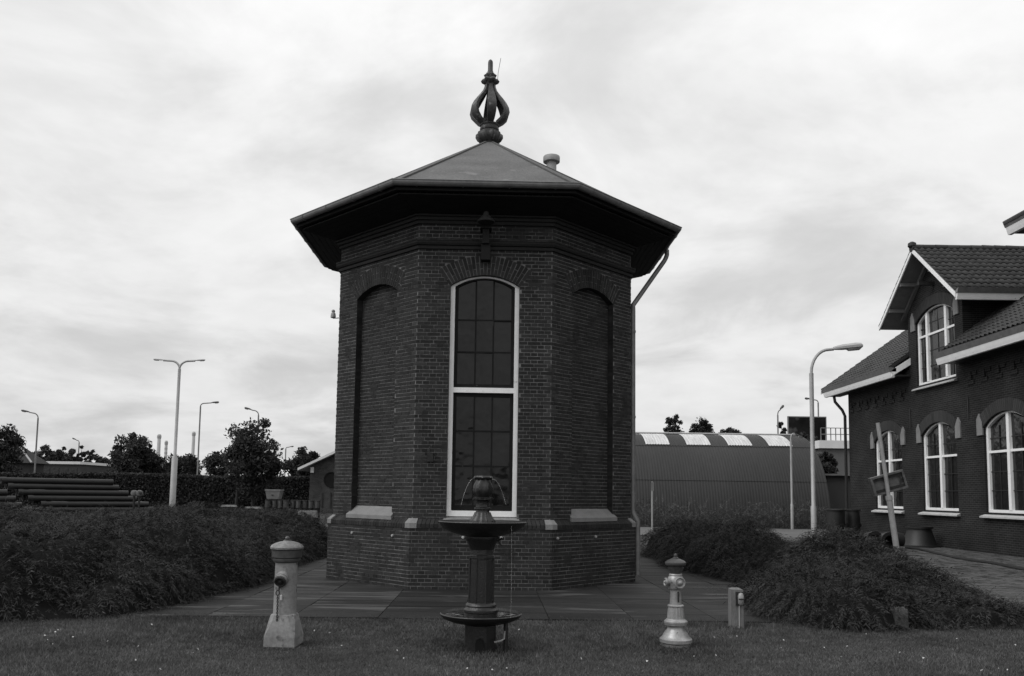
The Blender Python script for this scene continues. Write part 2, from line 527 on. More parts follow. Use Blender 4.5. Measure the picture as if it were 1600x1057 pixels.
def put(mb, fn, p, q, za, zb, d, depth):
    P = [fn(p, -depth, za), fn(q, -depth, za), fn(q, d, za), fn(p, d, za), fn(p, -depth, zb), fn(q, -depth, zb), fn(q, d, zb), fn(p, d, zb)]
    o = len(mb.v); mb.v += [tuple(x) for x in P]
    mb.f += [(o+3,o+2,o+6,o+7),(o+4,o+7,o+6,o+5),(o,o+1,o+2,o+3),(o+1,o+5,o+6,o+2),(o,o+3,o+7,o+4)]
for k in range(-3, 5):
    fw, fp = T(k, AW), T(k, APL)
    Mw, Mp = TM(k, AW), TM(k, APL)
    # plinth
    for p, q, za, zb, d, i in brick_rows(0.0, 0.99, SP / 2, lambda z: 0, 50 + k):
        if k == 0 and n_single < 268:
            piece('brick', 'brick', tower, Mp @ Matrix.Translation(((p+q)/2, d - .03, (za+zb)/2)), (q - p, .06, zb - za)); n_single += 1
        else:
            put(bricks, fp, p, q, za, zb, d, .05)
    s2 = (APL - .005) / AP / 2
    mort.add([fp(-s2, -.005, -.03), fp(s2, -.005, -.03), fp(s2, -.005, 1.0), fp(-s2, -.005, 1.0)], [(0,1,2,3)])
    # sloping rowlock coping with stone blocks on the corners
    nb = 30
    for j in range(nb):
        u0 = -SP/2 + .115 + j * (SP - .23) / nb; u1 = u0 + (SP - .23) / nb - .008
        f = lambda u, t, h: fp(u * (1 - .03 * t), .012 - t * (APL - AW + .03), .99 + t * .13 + h)
        dz = random.uniform(-.002, .003)
        put_p = [f(u0,0,-.0), f(u1,0,-.0), fp(u1, -.10, 1.0), fp(u0, -.10, 1.0), f(u0,0,.062+dz), f(u1,0,.062+dz), f(u1,1,.03+dz), f(u0,1,.03+dz)]
        cop = bricks if k != 0 else bricks
        cop.hexa(put_p)
    # upper wall
    for p, q, za, zb, d, i in brick_rows(1.10, ZT, SW / 2, excl, 90 + k):
        near = (p <= -SW/2 + .02 or q >= SW/2 - .02) and i % 4 != 3
        put(cornerb if near else bricks, fw, p, q, za, zb, d, .05)
    s2 = (AW - .005) / AP / 2; md = -.005
    mort.add([fw(-s2,md,1.0), fw(-HW,md,1.0), fw(-HW,md,ZT+.02), fw(-s2,md,ZT+.02)], [(0,1,2,3)])
    mort.add([fw(HW,md,1.0), fw(s2,md,1.0), fw(s2,md,ZT+.02), fw(HW,md,ZT+.02)], [(0,1,2,3)])
    mort.add([fw(-HW,md,1.0), fw(HW,md,1.0), fw(HW,md,ZB), fw(-HW,md,ZB)], [(0,1,2,3)])
    NA = 14
    for j in range(NA):
        ua = -HW + 2*HW*j/NA; ub = -HW + 2*HW*(j+1)/NA
        mort.add([fw(ua,md,arch_z(ua)), fw(ub,md,arch_z(ub)), fw(ub,md,ZT+.02), fw(ua,md,ZT+.02)], [(0,1,2,3)])
        rev.add([fw(ua,md,arch_z(ua)), fw(ub,md,arch_z(ub)), fw(ub,-.22,arch_z(ub)), fw(ua,-.22,arch_z(ua))], [(3,2,1,0)])
    for sgn in (-1, 1):
        # reveals, laid brick by brick
        nr = int((ZS - ZB) / CH)
        rev.add([fw(sgn*(HW+.006),md,ZB), fw(sgn*(HW+.006),-.22,ZB), fw(sgn*(HW+.006),-.22,ZS+.02), fw(sgn*(HW+.006),md,ZS+.02)], [(0,1,2,3)])
        for j in range(nr):
            za = 1.10 + j * CH + .005
            if za < ZB: continue
            u0 = sgn * (HW + .002 + random.uniform(-.001, .002)); u1 = sgn * (HW + .05)
            a, c = (u0, u1) if sgn > 0 else (u1, u0)
            P = [fw(a,-.22,za), fw(c,-.22,za), fw(c,-.006,za), fw(a,-.006,za), fw(a,-.22,za+CH-.01), fw(c,-.22,za+CH-.01), fw(c,-.006,za+CH-.01), fw(a,-.006,za+CH-.01)]
            bricks.hexa(P)
    # arch of radial bricks
    th0 = math.asin(HW / RA); nv = 23
    thA = th0 * 1.03
    for j in range(nv):
        a0 = -thA + 2*thA*j/nv + .0045/RA*1.2; a1 = -thA + 2*thA*(j+1)/nv - .0045/RA*1.2
        f = lambda r, a, d: fw(r*math.sin(a), d, ZC + r*math.cos(a))
        d = random.uniform(-.001, .004)
        r0, r1 = RA + .004, RA + VT - .004
        for (ra, rb) in (((r0, r0+.20), (r0+.21, r1)) if j % 2 else ((r0, r0+.10), (r0+.11, r1))):
            P = [f(ra,a0,-.12), f(ra,a1,-.12), f(ra,a1,d), f(ra,a0,d), f(rb,a0,-.12), f(rb,a1,-.12), f(rb,a1,d), f(rb,a0,d)]
            if k == 0 and n_single < 320 and j not in (11,):
                MB().hexa(P).build('brick', 'brick', tower); n_single += 1
            else:
                bricks.hexa(P)
    # blind niche back wall
    if k != 0:
        fb = T(k, AW - NICHE)
        def hole_none(z): return 0
        for p, q, za, zb, d, i in brick_rows(1.10, ZS + RISE + .05, HW + .02, hole_none, 130 + k):
            if zb < ZB: continue
            um = min(abs(p), abs(q)) if p * q > 0 else 0
            if zb > arch_z(um) + .05: continue
            put(bricks, fb, p, q, za, zb, d, .04)
        mort.add([fb(-HW-.03,-.006,ZB-.05), fb(HW+.03,-.006,ZB-.05), fb(HW+.03,-.006,ZS+RISE+.1), fb(-HW-.03,-.006,ZS+RISE+.1)], [(0,1,2,3)])
        P = [fw(-.60,-.14,1.10), fw(.60,-.14,1.10), fw(.635,.055,1.10), fw(-.635,.055,1.10), fw(-.57,-.14,1.325), fw(.57,-.14,1.325), fw(.635,.055,1.165), fw(-.635,.055,1.165)]
        MB().hexa(P).build('sill', 'stone', tower)
tag(bricks.build('brickwork', 'brick', tower), kind='stuff')
cornerb.build('corner_brickwork', 'brick_corner', tower)['kind'] = 'stuff'
mort.build('mortar_bed', 'mortar', tower)
rev.build('reveal', 'brick', tower)
# plinth core, coping bed, corner blocks
octsweep(MB(), [(APL - .03, .985), (AW - .03, 1.13)]).build('coping_bed', 'brick_coping', tower)
for k in range(-4, 4):
    o0, o1 = corner(k, APL + .014, 0), corner(k, AW - .02, 0)
    (n0, t0), (n1, t1) = nrm(k), nrm(k + 1)
    w = .115
    Z = Vector((0, 0, 1))
    lo, hi = .985, 1.145
    base = [o0 - t0*w, o0, o0 + t1*w, o1 + t1*w*.75, o1, o1 - t0*w*.75]
    vs = [p + Z*(lo if i < 3 else 1.05) for i, p in enumerate(base)] + [p + Z*((1.055 if i < 3 else hi)+.012) for i, p in enumerate(base)]
    MB().add(vs, [(5,4,3,2,1,0),(6,7,10,11),(7,8,9,10),(0,1,7,6),(1,2,8,7),(2,3,9,8),(5,0,6,11)]).build('corner_block', 'stone', tower)
# moulded string course, frieze top
octsweep(MB(), [(AW-.02,5.60),(AW+.03,5.605),(AW+.035,5.655),(AW+.02,5.662),(AW+.055,5.668),(AW+.075,5.70),(AW+.075,5.735)]).build('string_course', 'brick', tower)
st = MB()
for k in range(-3, 5):
    f = T(k, AW); s2 = (AW + .08) / AP / 2; n = 20
    for j in range(n):
        a = -s2 + 2*s2*j/n + .004; c = -s2 + 2*s2*(j+1)/n - .004
        dz = random.uniform(-.004, .004)
        P = [f(a,-.02,5.737), f(c,-.02,5.737), f(c,.085,5.737), f(a,.085,5.737), f(a,-.02,5.80), f(c,-.02,5.80), f(c,.08,5.765+dz), f(a,.08,5.765+dz)]
        st.hexa(P)
tag(st.build('string_course_header', 'brick_corner', tower), kind='stuff')
octsweep(MB(), [(AW-.02,6.03),(AW+.035,6.03),(AW+.035,6.085),(AW+.07,6.088),(AW+.07,6.14),(AW+.11,6.143),(AW+.11,6.17)]).build('cornice', 'brick_corner', tower)
# white plugs of the plinth anchors
for k in (-1, 0, 1):
    for u in {-1: (-.40, .72), 0: (-.29, .33), 1: (-1.02, -.02)}[k]:
        f = Matrix(TM(k, APL)) @ Matrix.Translation((u, 0.0, .845)) @ Matrix.Rotation(-PI/2, 4, 'X')
        MB().lathe([(.001,-.01),(.022,-.01),(.025,.010),(.019,.024),(.001,.027)], 12, f, cap=False).build('anchor_plug', 'vent_grey', tower, smooth=True)
# roof
ZE, ZA = 6.46, 8.66
def roof_z(ap): return ZE + .015 + (ZA - ZE) * (1 - ap / (AE - .03))
rf = octsweep(MB(), [(AE - .03, ZE - .06), (AE - .03, ZE + .015), (0.10, roof_z(.10))]).build('roof', 'roof_felt', tower)
for k in range(-4, 4):
    a, c = corner(k, AE - .04, ZE + .024), corner(k, .10, roof_z(.1) + .004)
    d = (c - a).normalized(); sd = d.cross(Vector((0,0,1))).normalized()
    MB().ribbon([a, a + (c-a)*.5, c], lambda i: sd, [.13, .12, .05], .022).build('hip_strip', 'hip', rf)
# soffit boards on the rafter line
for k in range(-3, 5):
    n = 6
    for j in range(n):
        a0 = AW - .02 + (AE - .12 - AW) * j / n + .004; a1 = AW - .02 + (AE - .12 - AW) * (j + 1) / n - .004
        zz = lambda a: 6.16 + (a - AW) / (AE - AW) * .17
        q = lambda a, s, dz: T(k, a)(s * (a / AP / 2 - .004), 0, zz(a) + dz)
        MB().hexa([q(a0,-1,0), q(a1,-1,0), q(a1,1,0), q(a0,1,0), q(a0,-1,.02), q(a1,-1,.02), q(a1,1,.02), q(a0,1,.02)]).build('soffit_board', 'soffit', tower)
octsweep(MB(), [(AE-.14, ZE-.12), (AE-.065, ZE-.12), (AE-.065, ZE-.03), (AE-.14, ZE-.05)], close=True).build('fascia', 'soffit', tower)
# gutter
gt = [(AE - .05, ZE + .0)]
prof = []
for i in range(9):
    a = PI + PI * i / 8
    prof.append((AE - .055 + .06 + .06 * math.cos(a), ZE - .005 + .075 * math.sin(a)))
prof += [(AE + .074, ZE + .004), (AE + .068, ZE + .014), (AE+.060, ZE + .0)]
gut = octsweep(MB(), prof).build('gutter', 'zinc', tower)
for k in range(-3, 5):
    for u in (-1.1, -.37, .37, 1.1):
        f = T(k, AE)
        pts = [f(u, -.056 + .061 + .066*math.cos(PI + PI*i/8), ZE - .005 + .081*math.sin(PI + PI*i/8)) for i in range(9)]
        n, t = nrm(k)
        MB().ribbon(pts, lambda i: t, .028, .006).build('gutter_bracket', 'zinc', gut)
# downpipe on the right corner
c1, c2 = corner(1, AE + .015, ZE - .10), corner(2, AE + .015, ZE - .10)
pg_ = c1.lerp(c2, .36)
n1_, _t = nrm(1); n2_, t2 = nrm(2)
wc = corner(1, AW, 0) + (n1_ + n2_).normalized() * .055 + t2 * .10
pc = corner(1, APL, 0) + (n1_ + n2_).normalized() * .055 + t2 * .06
Z3 = Vector((0, 0, 1))
path = [pg_, pg_ - Z3*.10, pg_ - Z3*.16 + n2_*-.02, pg_ - Z3*.22 + (wc - pg_).normalized()*.0 - n2_*.05, wc + Z3*5.10, wc + Z3*5.02, wc + Z3*4.9, wc + Z3*1.32, wc + Z3*1.24, pc + Z3*1.08, pc + Z3*1.0, pc + Z3*.12]
dp = MB().tube([Vector((p.x, p.y, p.z)) for p in path], .045, 12).build('downpipe', 'zinc', tower, smooth=True)
for z in (4.6, 3.0, 1.6, .55):
    q = (wc if z > 1.2 else pc) + Z3*z
    MB().tube([q - Z3*.02, q + Z3*.02], .053, 12).build('pipe_clip', 'zinc', dp)
# finial
fb = Vector((TCX, TCY, 8.55))
fin = bpy.data.objects.new('finial', None); col.objects.link(fin); fin.parent = tower; fin.location = fb - wloc(tower)
gad = lambda a, z: 1 + .12 * math.cos(8 * a)
MB().lathe([(.16,.0),(.15,.06),(.22,.10),(.255,.17),(.25,.24),(.19,.30),(.17,.315)], 48, None, wob=lambda a, z: 1 + (.10*math.cos(10*a) if .08 < z < .30 else 0)).build('knob', 'cast_iron_old', fin, True, True)
MB().lathe([(.185,.315),(.195,.33),(.195,.36),(.175,.37),(.175,.41),(.195,.42),(.195,.45),(.17,.46),(.06,.47)], 32).build('collar', 'cast_iron_old', fin, True, True)
MB().lathe([(.045,.45),(.045,1.30)], 12).build('rod', 'cast_iron_old', fin, True, True)
cage = [(.17,.46),(.27,.52),(.345,.60),(.375,.69),(.36,.78),(.31,.88),(.24,.98),(.17,1.07),(.115,1.15),(.085,1.23),(.08,1.28)]
for i in range(6):
    a = YAW + PI/6 + i * PI/3 + .12
    pth = [Vector((r*math.cos(a), r*math.sin(a), z)) for r, z in cage]
    sd = Vector((-math.sin(a), math.cos(a), 0))
    MB().ribbon(pth, lambda j: sd, [.12,.155,.18,.19,.18,.165,.145,.12,.10,.08,.07], .055).build('cage_bar', 'cast_iron_old', fin, True, True)
MB().lathe([(.09,1.26),(.10,1.30),(.15,1.33),(.165,1.37),(.14,1.41),(.085,1.43),(.10,1.46),(.115,1.50),(.08,1.53),(.062,1.55)], 36, None, wob=lambda a, z: 1 + .16*math.cos(6*a)).build('crown', 'cast_iron_old', fin, True, True)
MB().lathe([(.062,1.53),(.060,1.58),(.052,1.60),(.05,1.76),(.045,1.80),(.02,1.83),(.001,1.84)], 14).build('spike', 'cast_iron_old', fin, True, True)
MB().tube([(.15,-.02,1.36),(.16,-.02,1.55),(.21,-.02,1.86)], .005, 6).build('lightning_wire', 'cast_iron_old', fin, local=True)
# flue on the right roof slope
vb = Vector((TCX + 1.26, TCY - .12, roof_z(1.26) - .06))
vt = MB().lathe([(.10,0),(.10,.40)], 18, Matrix.Translation(vb)).build('roof_vent', 'vent_grey', tower, True)
MB().lathe([(.09,.365),(.165,.37),(.168,.375),(.168,.475),(.162,.485),(.001,.490)], 20, Matrix.Translation(vb)).build('vent_cap', 'vent_grey', vt, True)
# front window
fwn = T(0, AW)
win = bpy.data.objects.new('window', None); col.objects.link(win); win.parent = tower
win.location = fwn(0, -.1, ZB) - wloc(tower)
def band(mb, fn, half_o, half_i, z0, zs_, rise_o, rise_i, d0, d1, n=14, zb_i=None):
    # arched frame: outer and inner outline, from the left foot over the arch to the right foot
    def outline(h, r, zb):
        R = (h*h + r*r) / (2*r); zc = zs_ + r - R
        pts = [(-h, zb)] + [(-h + 2*h*i/n, zc + math.sqrt(R*R - (-h + 2*h*i/n)**2)) for i in range(n+1)] + [(h, zb)]
        return pts
    O, I = outline(half_o, rise_o, z0), outline(half_i, rise_i, z0 if zb_i is None else zb_i)
    for i in range(len(O) - 1):
        a, c, p, q = O[i], O[i+1], I[i], I[i+1]
        mb.hexa([fn(p[0],d1,p[1]), fn(q[0],d1,q[1]), fn(q[0],d0,q[1]), fn(p[0],d0,p[1]), fn(a[0],d1,a[1]), fn(c[0],d1,c[1]), fn(c[0],d0,c[1]), fn(a[0],d0,a[1])])
    return mb
def lbox(fn, u0, u1, d0, d1, z0, z1, mb=None):
    mb = mb or MB()
    return mb.hexa([fn(u0,d0,z0), fn(u1,d0,z0), fn(u1,d1,z0), fn(u0,d1,z0), fn(u0,d0,z1), fn(u1,d0,z1), fn(u1,d1,z1), fn(u0,d1,z1)])
band(MB(), fwn, HW - .003, HW - .075, 1.19, ZS, RISE - .003, RISE - .03, -.08, -.19).build('frame', 'white_paint', win)
lbox(fwn, -HW + .003, HW - .003, -.18, -.075, 1.178, 1.27).build('bottom_rail', 'white_paint', win)
lbox(fwn, -HW + .07, HW - .07, -.18, -.085, 3.215, 3.30).build('transom', 'white_paint', win)
MB().hexa([fwn(-.60,-.2,1.08), fwn(.60,-.2,1.08), fwn(.635,.075,1.08), fwn(-.635,.075,1.08), fwn(-.575,-.2,1.20), fwn(.575,-.2,1.20), fwn(.62,.075,1.125), fwn(-.62,.075,1.125)]).build('sill', 'stone', tower)
IW = HW - .075
band(MB(), fwn, IW - .001, IW - .055, 3.30, ZS - .005, RISE - .035, RISE - .05, -.12, -.165, zb_i=3.30).build('upper_sash', 'sash', win)
lbox(fwn, -IW+.055, IW-.055, -.165, -.12, 3.302, 3.36).build('upper_sash_rail', 'sash', win)
ls = MB()
lbox(fwn, -IW+.001, -IW+.055, -.175, -.13, 1.272, 3.213, ls); lbox(fwn, IW-.055, IW-.001, -.175, -.13, 1.272, 3.213, ls)
lbox(fwn, -IW+.055, IW-.055, -.175, -.13, 1.272, 1.36, ls); lbox(fwn, -IW+.055, IW-.055, -.175, -.13, 3.15, 3.213, ls)
ls.build('lower_sash', 'sash', win)
gw = IW - .055
vx = [-gw, -gw/3, gw/3, gw]
def zrow(lo, hi):
    return lo, hi
for (zr, top) in (([3.36, 3.90, 4.44, 5.09], True), ([1.36, 2.00, 2.58, 3.15], False)):
    for i in (1, 2):
        lbox(fwn, -gw, gw, -.158, -.128, zr[i] - .013, zr[i] + .013).build('muntin', 'sash', win)
    for i in (1, 2):
        lbox(fwn, vx[i] - .013, vx[i] + .013, -.156, -.130, zr[0], zr[3] if not top else arch_z(vx[i]) - .045).build('muntin', 'sash', win)
    for r in range(3):
        for c in range(3):
            ztop = zr[r+1]
            tilt = random.uniform(-.013, .013); tl2 = random.uniform(-.008, .008)
            u0, u1 = vx[c], vx[c+1]
            zt0 = zt1 = ztop
            if top and r == 2: zt0, zt1 = arch_z(u0) - .035, arch_z(u1) - .035
            MB().hexa([fwn(u0,-.150,zr[r]), fwn(u1,-.150-tl2,zr[r]), fwn(u1,-.146-tl2,zr[r]), fwn(u0,-.146,zr[r]), fwn(u0,-.150+tilt,zt0), fwn(u1,-.150+tilt-tl2,zt1), fwn(u1,-.146+tilt-tl2,zt1), fwn(u0,-.146+tilt,zt0)]).build('pane', 'glass', win)
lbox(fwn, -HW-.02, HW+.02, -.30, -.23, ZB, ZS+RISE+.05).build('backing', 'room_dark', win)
# lamp bracket over the window
br = MB()
lbox(fwn, -.075, .075, 0, .16, 5.40, 5.66, br); lbox(fwn, -.055, .055, .078, .22, 5.66, 5.90, br); lbox(fwn, -.09, .09, .0, .25, 5.90, 5.95, br)
brk = br.build('lamp_bracket', 'soffit', tower)
MB().tube([fwn(0,.14,5.93), fwn(0,.16,6.02), fwn(0,.24,6.10), fwn(0,.34,6.12), fwn(0,.40,6.08)], .022, 8).build('lamp_arm', 'soffit', tower, True)
MB().lathe([(.14,0),(.145,.02),(.10,.07),(.05,.12),(.04,.17),(.001,.18)], 18, Matrix.Translation(fwn(0,.40,5.95))).build('lamp_shade', 'rusty_dark', tower, True)
# bell-pull on the wall and insulator at the left edge
hk = fwn(-.86, .03, 2.25)
MB().tube([hk - Z3*.1, hk, hk + Vector((0,-.05,.04)), hk + Vector((0,-.06,-.02))], .012, 6).build('wall_hook', 'rusty_dark', tower)
lbox(fwn, -.90, -.80, 0, .05, 2.06, 2.20).build('hook_box', 'rusty_dark', tower)
ci = corner(-2, AW, 4.78)
nn = (nrm(-2)[0] + nrm(-1)[0]).normalized() if False else nrm(-2)[0]
ip = ci + nn * .11
MB().tube([ci + Z3*-.04, ip + Z3*-.05, ip], .008, 6).build('insulator_pin', 'rusty_dark', tower)
MB().lathe([(.045,-.04),(.05,-.02),(.042,.04),(.025,.06),(.035,.085),(.02,.11),(.001,.115)], 12, Matrix.Translation(ip)).build('insulator', 'vent_grey', tower, True)

# ------------------------------------------------------------------ large brick building on the right
FX = 14.18
hall = thing('brick_hall', (FX, 26, 0), 'dark brick works hall with tiled roof, dormer gable and white arched windows', 'building')
YE = 35.0            # far corner
def FT(yc):
    def fn(u, d, z): return Vector((FX - d, yc - u, z))
    return fn
WY = [30.67 + .75, 27.67, 23.9, 20.15]
WY = [31.42, 27.67, 23.88, 20.12]
WH, WZ0, WZS, WRISE = 1.125, 1.20, 3.72, .40
def arch_curve(h, zs_, rise, u):
    R = (h*h + rise*rise) / (2*rise); return zs_ + rise - R + math.sqrt(max(R*R - u*u, 0))
wall = MB()
WT = 6.15
edges = [YE] + sum([[y + WH, y - WH] for y in WY], []) + [17.5]
for i in range(0, len(edges), 2):
    lo_, hi_ = edges[i+1], edges[i]
    for a_, c_, t_ in ((lo_, hi_, 5.31), (max(lo_, 29.5), hi_, WT), (lo_, min(hi_, 26.0), WT)):
        if c_ > a_ + .01: wall.box(FX, FX + .30, a_, c_, -.05 if t_ < 6 else 5.31, t_)
for y in WY:
    wall.box(FX, FX + .30, y - WH, y + WH, -.05, WZ0 - .02)
    n = 12
    for i in range(n):
        a = -WH + 2*WH*i/n; c = -WH + 2*WH*(i+1)/n
        f = FT(y)
        za, zc_ = arch_curve(WH, WZS, WRISE, a), arch_curve(WH, WZS, WRISE, c)
        wt = 5.31 if y == 27.67 else WT
        wall.hexa([f(a,0,za), f(c,0,zc_), f(c,-.3,zc_), f(a,-.3,za), f(a,0,wt), f(c,0,wt), f(c,-.3,wt), f(a,-.3,wt)])
hw = wall.build('wall', 'facade_brick', hall)
gb = MB().box(FX + .30, 26, YE - .3, YE, -.05, 6.1)
gb.add([(FX, YE, 6.1), (26, YE, 6.1), (20.1, YE, 10.6), (FX, YE-.3, 6.1), (26, YE-.3, 6.1), (20.1, YE-.3, 10.6)], [(0,1,2),(5,4,3)])
gb.build('gable_wall', 'cheek_brick', hall)
MB().box(FX - .07, FX - .002, 17.5, YE + .07, -.05, .62).build('plinth', 'facade_brick', hall)
def hall_window(y, h, z0, zs_, rise, mull, name='window', zt=None, parent=hall, stones=True):
    f = FT(y)
    w = bpy.data.objects.new(name, None); col.objects.link(w); w.parent = parent; w.location = f(0, 0, z0) - wloc(parent)
    band(MB(), f, h - .004, h - .115, z0 + .06, zs_, rise - .004, rise - .05, -.07, -.19).build('frame', 'white_paint', w)
    lbox(f, -h+.004, h-.004, -.19, -.065, z0 - .01, z0 + .075).build('bottom_rail', 'white_paint', w)
    for m_ in mull:
        lbox(f, m_ - .065, m_ + .065, -.18, -.05, z0 + .075, arch_curve(h, zs_, rise, m_) - .04).build('mullion', 'white_paint', w)
    lbox(f, -h+.11, h-.11, -.17, -.075, zt - .035, zt + .035).build('transom', 'white_paint', w)
    P = [f(-h-.02,-.19,z0-.17), f(h+.02,-.19,z0-.17), f(h+.14,.14,z0-.17), f(-h-.14,.14,z0-.17), f(-h-.02,-.19,z0+.0), f(h+.02,-.19,z0+.0), f(h+.14,.14,z0-.125), f(-h-.14,.14,z0-.125)]
    MB().hexa(P).build('sill', 'sill_stone', w)
    us = [-h + .115] + [v for m_ in mull for v in (m_ - .065, m_ + .065)] + [h - .115]
    for i in range(0, len(us), 2):
        a, c = us[i], us[i+1]
        if c - a < .15: continue
        for (za, zb_, tp) in ((z0 + .075, zt - .035, False), (zt + .035, None, True)):
            zA = arch_curve(h, zs_, rise, a) - .05 if tp else zb_; zB = arch_curve(h, zs_, rise, c) - .05 if tp else zb_
            e = random.uniform(-.02, .02); g_ = random.uniform(-.02, .02)
            MB().hexa([f(a,-.150,za), f(c,-.150+g_,za), f(c,-.145+g_,za), f(a,-.145,za), f(a,-.150+e,zA), f(c,-.150+e+g_,zB), f(c,-.145+e+g_,zB), f(a,-.145+e,zA)]).build('pane', 'glass_far', w)
            nz = 3 if not tp else 2
            hi = min(zA, zB)
            for q in range(1, nz):
                zz = za + (hi - za) * q / nz
                lbox(f, a, c, -.145, -.118, zz - .013, zz + .013).build('muntin', 'dark_paint', w)
            lbox(f, (a+c)/2 - .013, (a+c)/2 + .013, -.144, -.119, za, hi).build('muntin', 'dark_paint', w)
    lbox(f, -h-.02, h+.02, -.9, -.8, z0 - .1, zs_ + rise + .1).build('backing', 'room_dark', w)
    # arch of radial bricks, proud of the wall
    R = (h*h + rise*rise) / (2*rise); zc = zs_ + rise - R; th = math.asin(h / R)
    nvv = 30; hood = MB()
    for j in range(nvv):
        a0, a1 = -th + 2*th*(j+.06)/nvv, -th + 2*th*(j+.94)/nvv
        q = lambda r, a, d: f(r*math.sin(a), d, zc + r*math.cos(a))
        hood.hexa([q(R+.003,a0,-.1), q(R+.003,a1,-.1), q(R+.003,a1,.035), q(R+.003,a0,.035), q(R+.37,a0,-.1), q(R+.37,a1,-.1), q(R+.37,a1,.035), q(R+.37,a0,.035)])
    tag(hood.build('arch', 'tile', w), kind='stuff')
    if stones:
        for s in (-1, 1):
            # springer stone: upright block with a pointed head
            a, c = s*(h + .005), s*(h + .30)
            zlo = zs_ - .22
            vs = [(a, zlo), (c, zlo), (c, zs_ + .27), (s*(h+.17), zs_ + .44), (a, zs_ + .16)]
            mb = MB(); mb.add([f(u,-.05,z) for u, z in vs] + [f(u,.045,z) for u, z in vs], [(0,1,2,3,4),(5,6,7,8,9),(0,1,6,5),(1,2,7,6),(2,3,8,7),(3,4,9,8),(4,0,5,9)])
            mb.build('springer_stone', 'stone', w)
    return w
for y in WY: hall_window(y, WH, WZ0, WZS, WRISE, (0.0,), zt=2.98)
for y in (29.55, 25.78, 22.0):
    MB().box(FX - .03, FX - .002, y - .025, y + .025, 4.05, 4.75).build('wall_anchor', 'rusty_dark', hall)
# stepped brick corbels under the eaves
for y0, y1 in ((30.0, 34.7), (18.0, 25.8)):
    y = y0
    while y < y1:
        mb = MB()
        mb.box(FX - .03, FX - .002, y, y + .36, 5.10, 5.24); mb.box(FX - .055, FX - .002, y + .10, y + .26, 5.24, 5.48); mb.box(FX - .03, FX - .002, y - .16, y + .10, 5.38, 5.50)
        mb.build('corbel', 'facade_brick', hall); y += .74
# main roof
PITCH = .713
XE = 13.42
def mz(x): return 6.20 + (x - XE) * PITCH
def tile_mesh(w, l, n=6):
    v = []; f = []
    for j, (yy, dz) in enumerate(((0.0, .026), (l * 1.12, .0))):
        for i in range(n + 1):
            u = i / n
            v.append((u * w * 1.04, yy, dz + .024 * math.sin(u * 2*PI)))
    for i in range(n + 1):
        v.append((i / n * w * 1.04, 0.0, .004 + .024 * math.sin(i / n * 2*PI)))
    for i in range(n):
        f.append((i, i+1, n+2+i, n+1+i)); f.append((2*n+2+i, 2*n+3+i, i+1, i))
    return v, f
TV, TF = tile_mesh(.225, .31)
def tile_frame(o, du, dv):
    du = du.normalized(); dv = dv.normalized(); n = du.cross(dv)
    return Matrix(((du.x, dv.x, n.x, o.x), (du.y, dv.y, n.y, o.y), (du.z, dv.z, n.z, o.z), (0,0,0,1)))
slope = math.sqrt(1 + PITCH**2)
dvM = Vector((1, 0, PITCH)).normalized()
DY0, DY1, DPK = 30.29, 25.01, 27.65       # dormer verge feet and ridge
DZF, DZP = 7.86, 10.02
def dorm_z(y): return DZP - abs(y - DPK) * (DZP - DZF) / (DY0 - DPK)
DW0, DW1 = 29.55, 25.95                   # dormer walls
def roof_deck():
    b = MB()
    x1 = 20.1
    for a, c in ((36.0, DW0), (DW1, 17.5)):
        b.hexa([(XE,c,mz(XE)-.10), (x1,c,mz(x1)-.10), (x1,a,mz(x1)-.10), (XE,a,mz(XE)-.10), (XE,c,mz(XE)), (x1,c,mz(x1)), (x1,a,mz(x1)), (XE,a,mz(XE))])
    xm = FX + .3
    b.hexa([(xm,DW1,mz(xm)-.10), (x1,DW1,mz(x1)-.10), (x1,DW0,mz(x1)-.10), (xm,DW0,mz(xm)-.10), (xm,DW1,mz(xm)), (x1,DW1,mz(x1)), (x1,DW0,mz(x1)), (xm,DW0,mz(xm))])
    b.hexa([(x1,17.5,mz(x1)-.1), (27.0,17.5,mz(x1)-4.9), (27.0,36.0,mz(x1)-4.9), (x1,36.0,mz(x1)-.1), (x1,17.5,mz(x1)), (27.0,17.5,mz(x1)-4.8), (27.0,36.0,mz(x1)-4.8), (x1,36.0,mz(x1))])
    return b
mr = roof_deck().build('roof', 'far_roof_dark', hall)
tl = MB()
row = 0
while True:
    xx = XE + row * .31 / slope
    if xx > 19.9: break
    y = 36.0
    while y > 17.6:
        yl = y; y -= .22
        inside = DW1 - .1 < yl - .11 < DW0 + .1
        if inside and (xx < FX + .4 or mz(xx) > dorm_z(yl - .11) - .3 or True): 
            continue
        if abs(yl - DPK) < 2.7 and mz(xx) > dorm_z(yl - .11) + .05: continue
        M = tile_frame(Vector((xx, yl, mz(xx) + .012 + random.uniform(0, .012))), Vector((random.uniform(-.03, .03), -1, 0)), dvM)
        tl.add(TV, TF, M)
    row += 1
tag(tl.build('roof_tiling', 'tile', mr, smooth=True), kind='stuff')
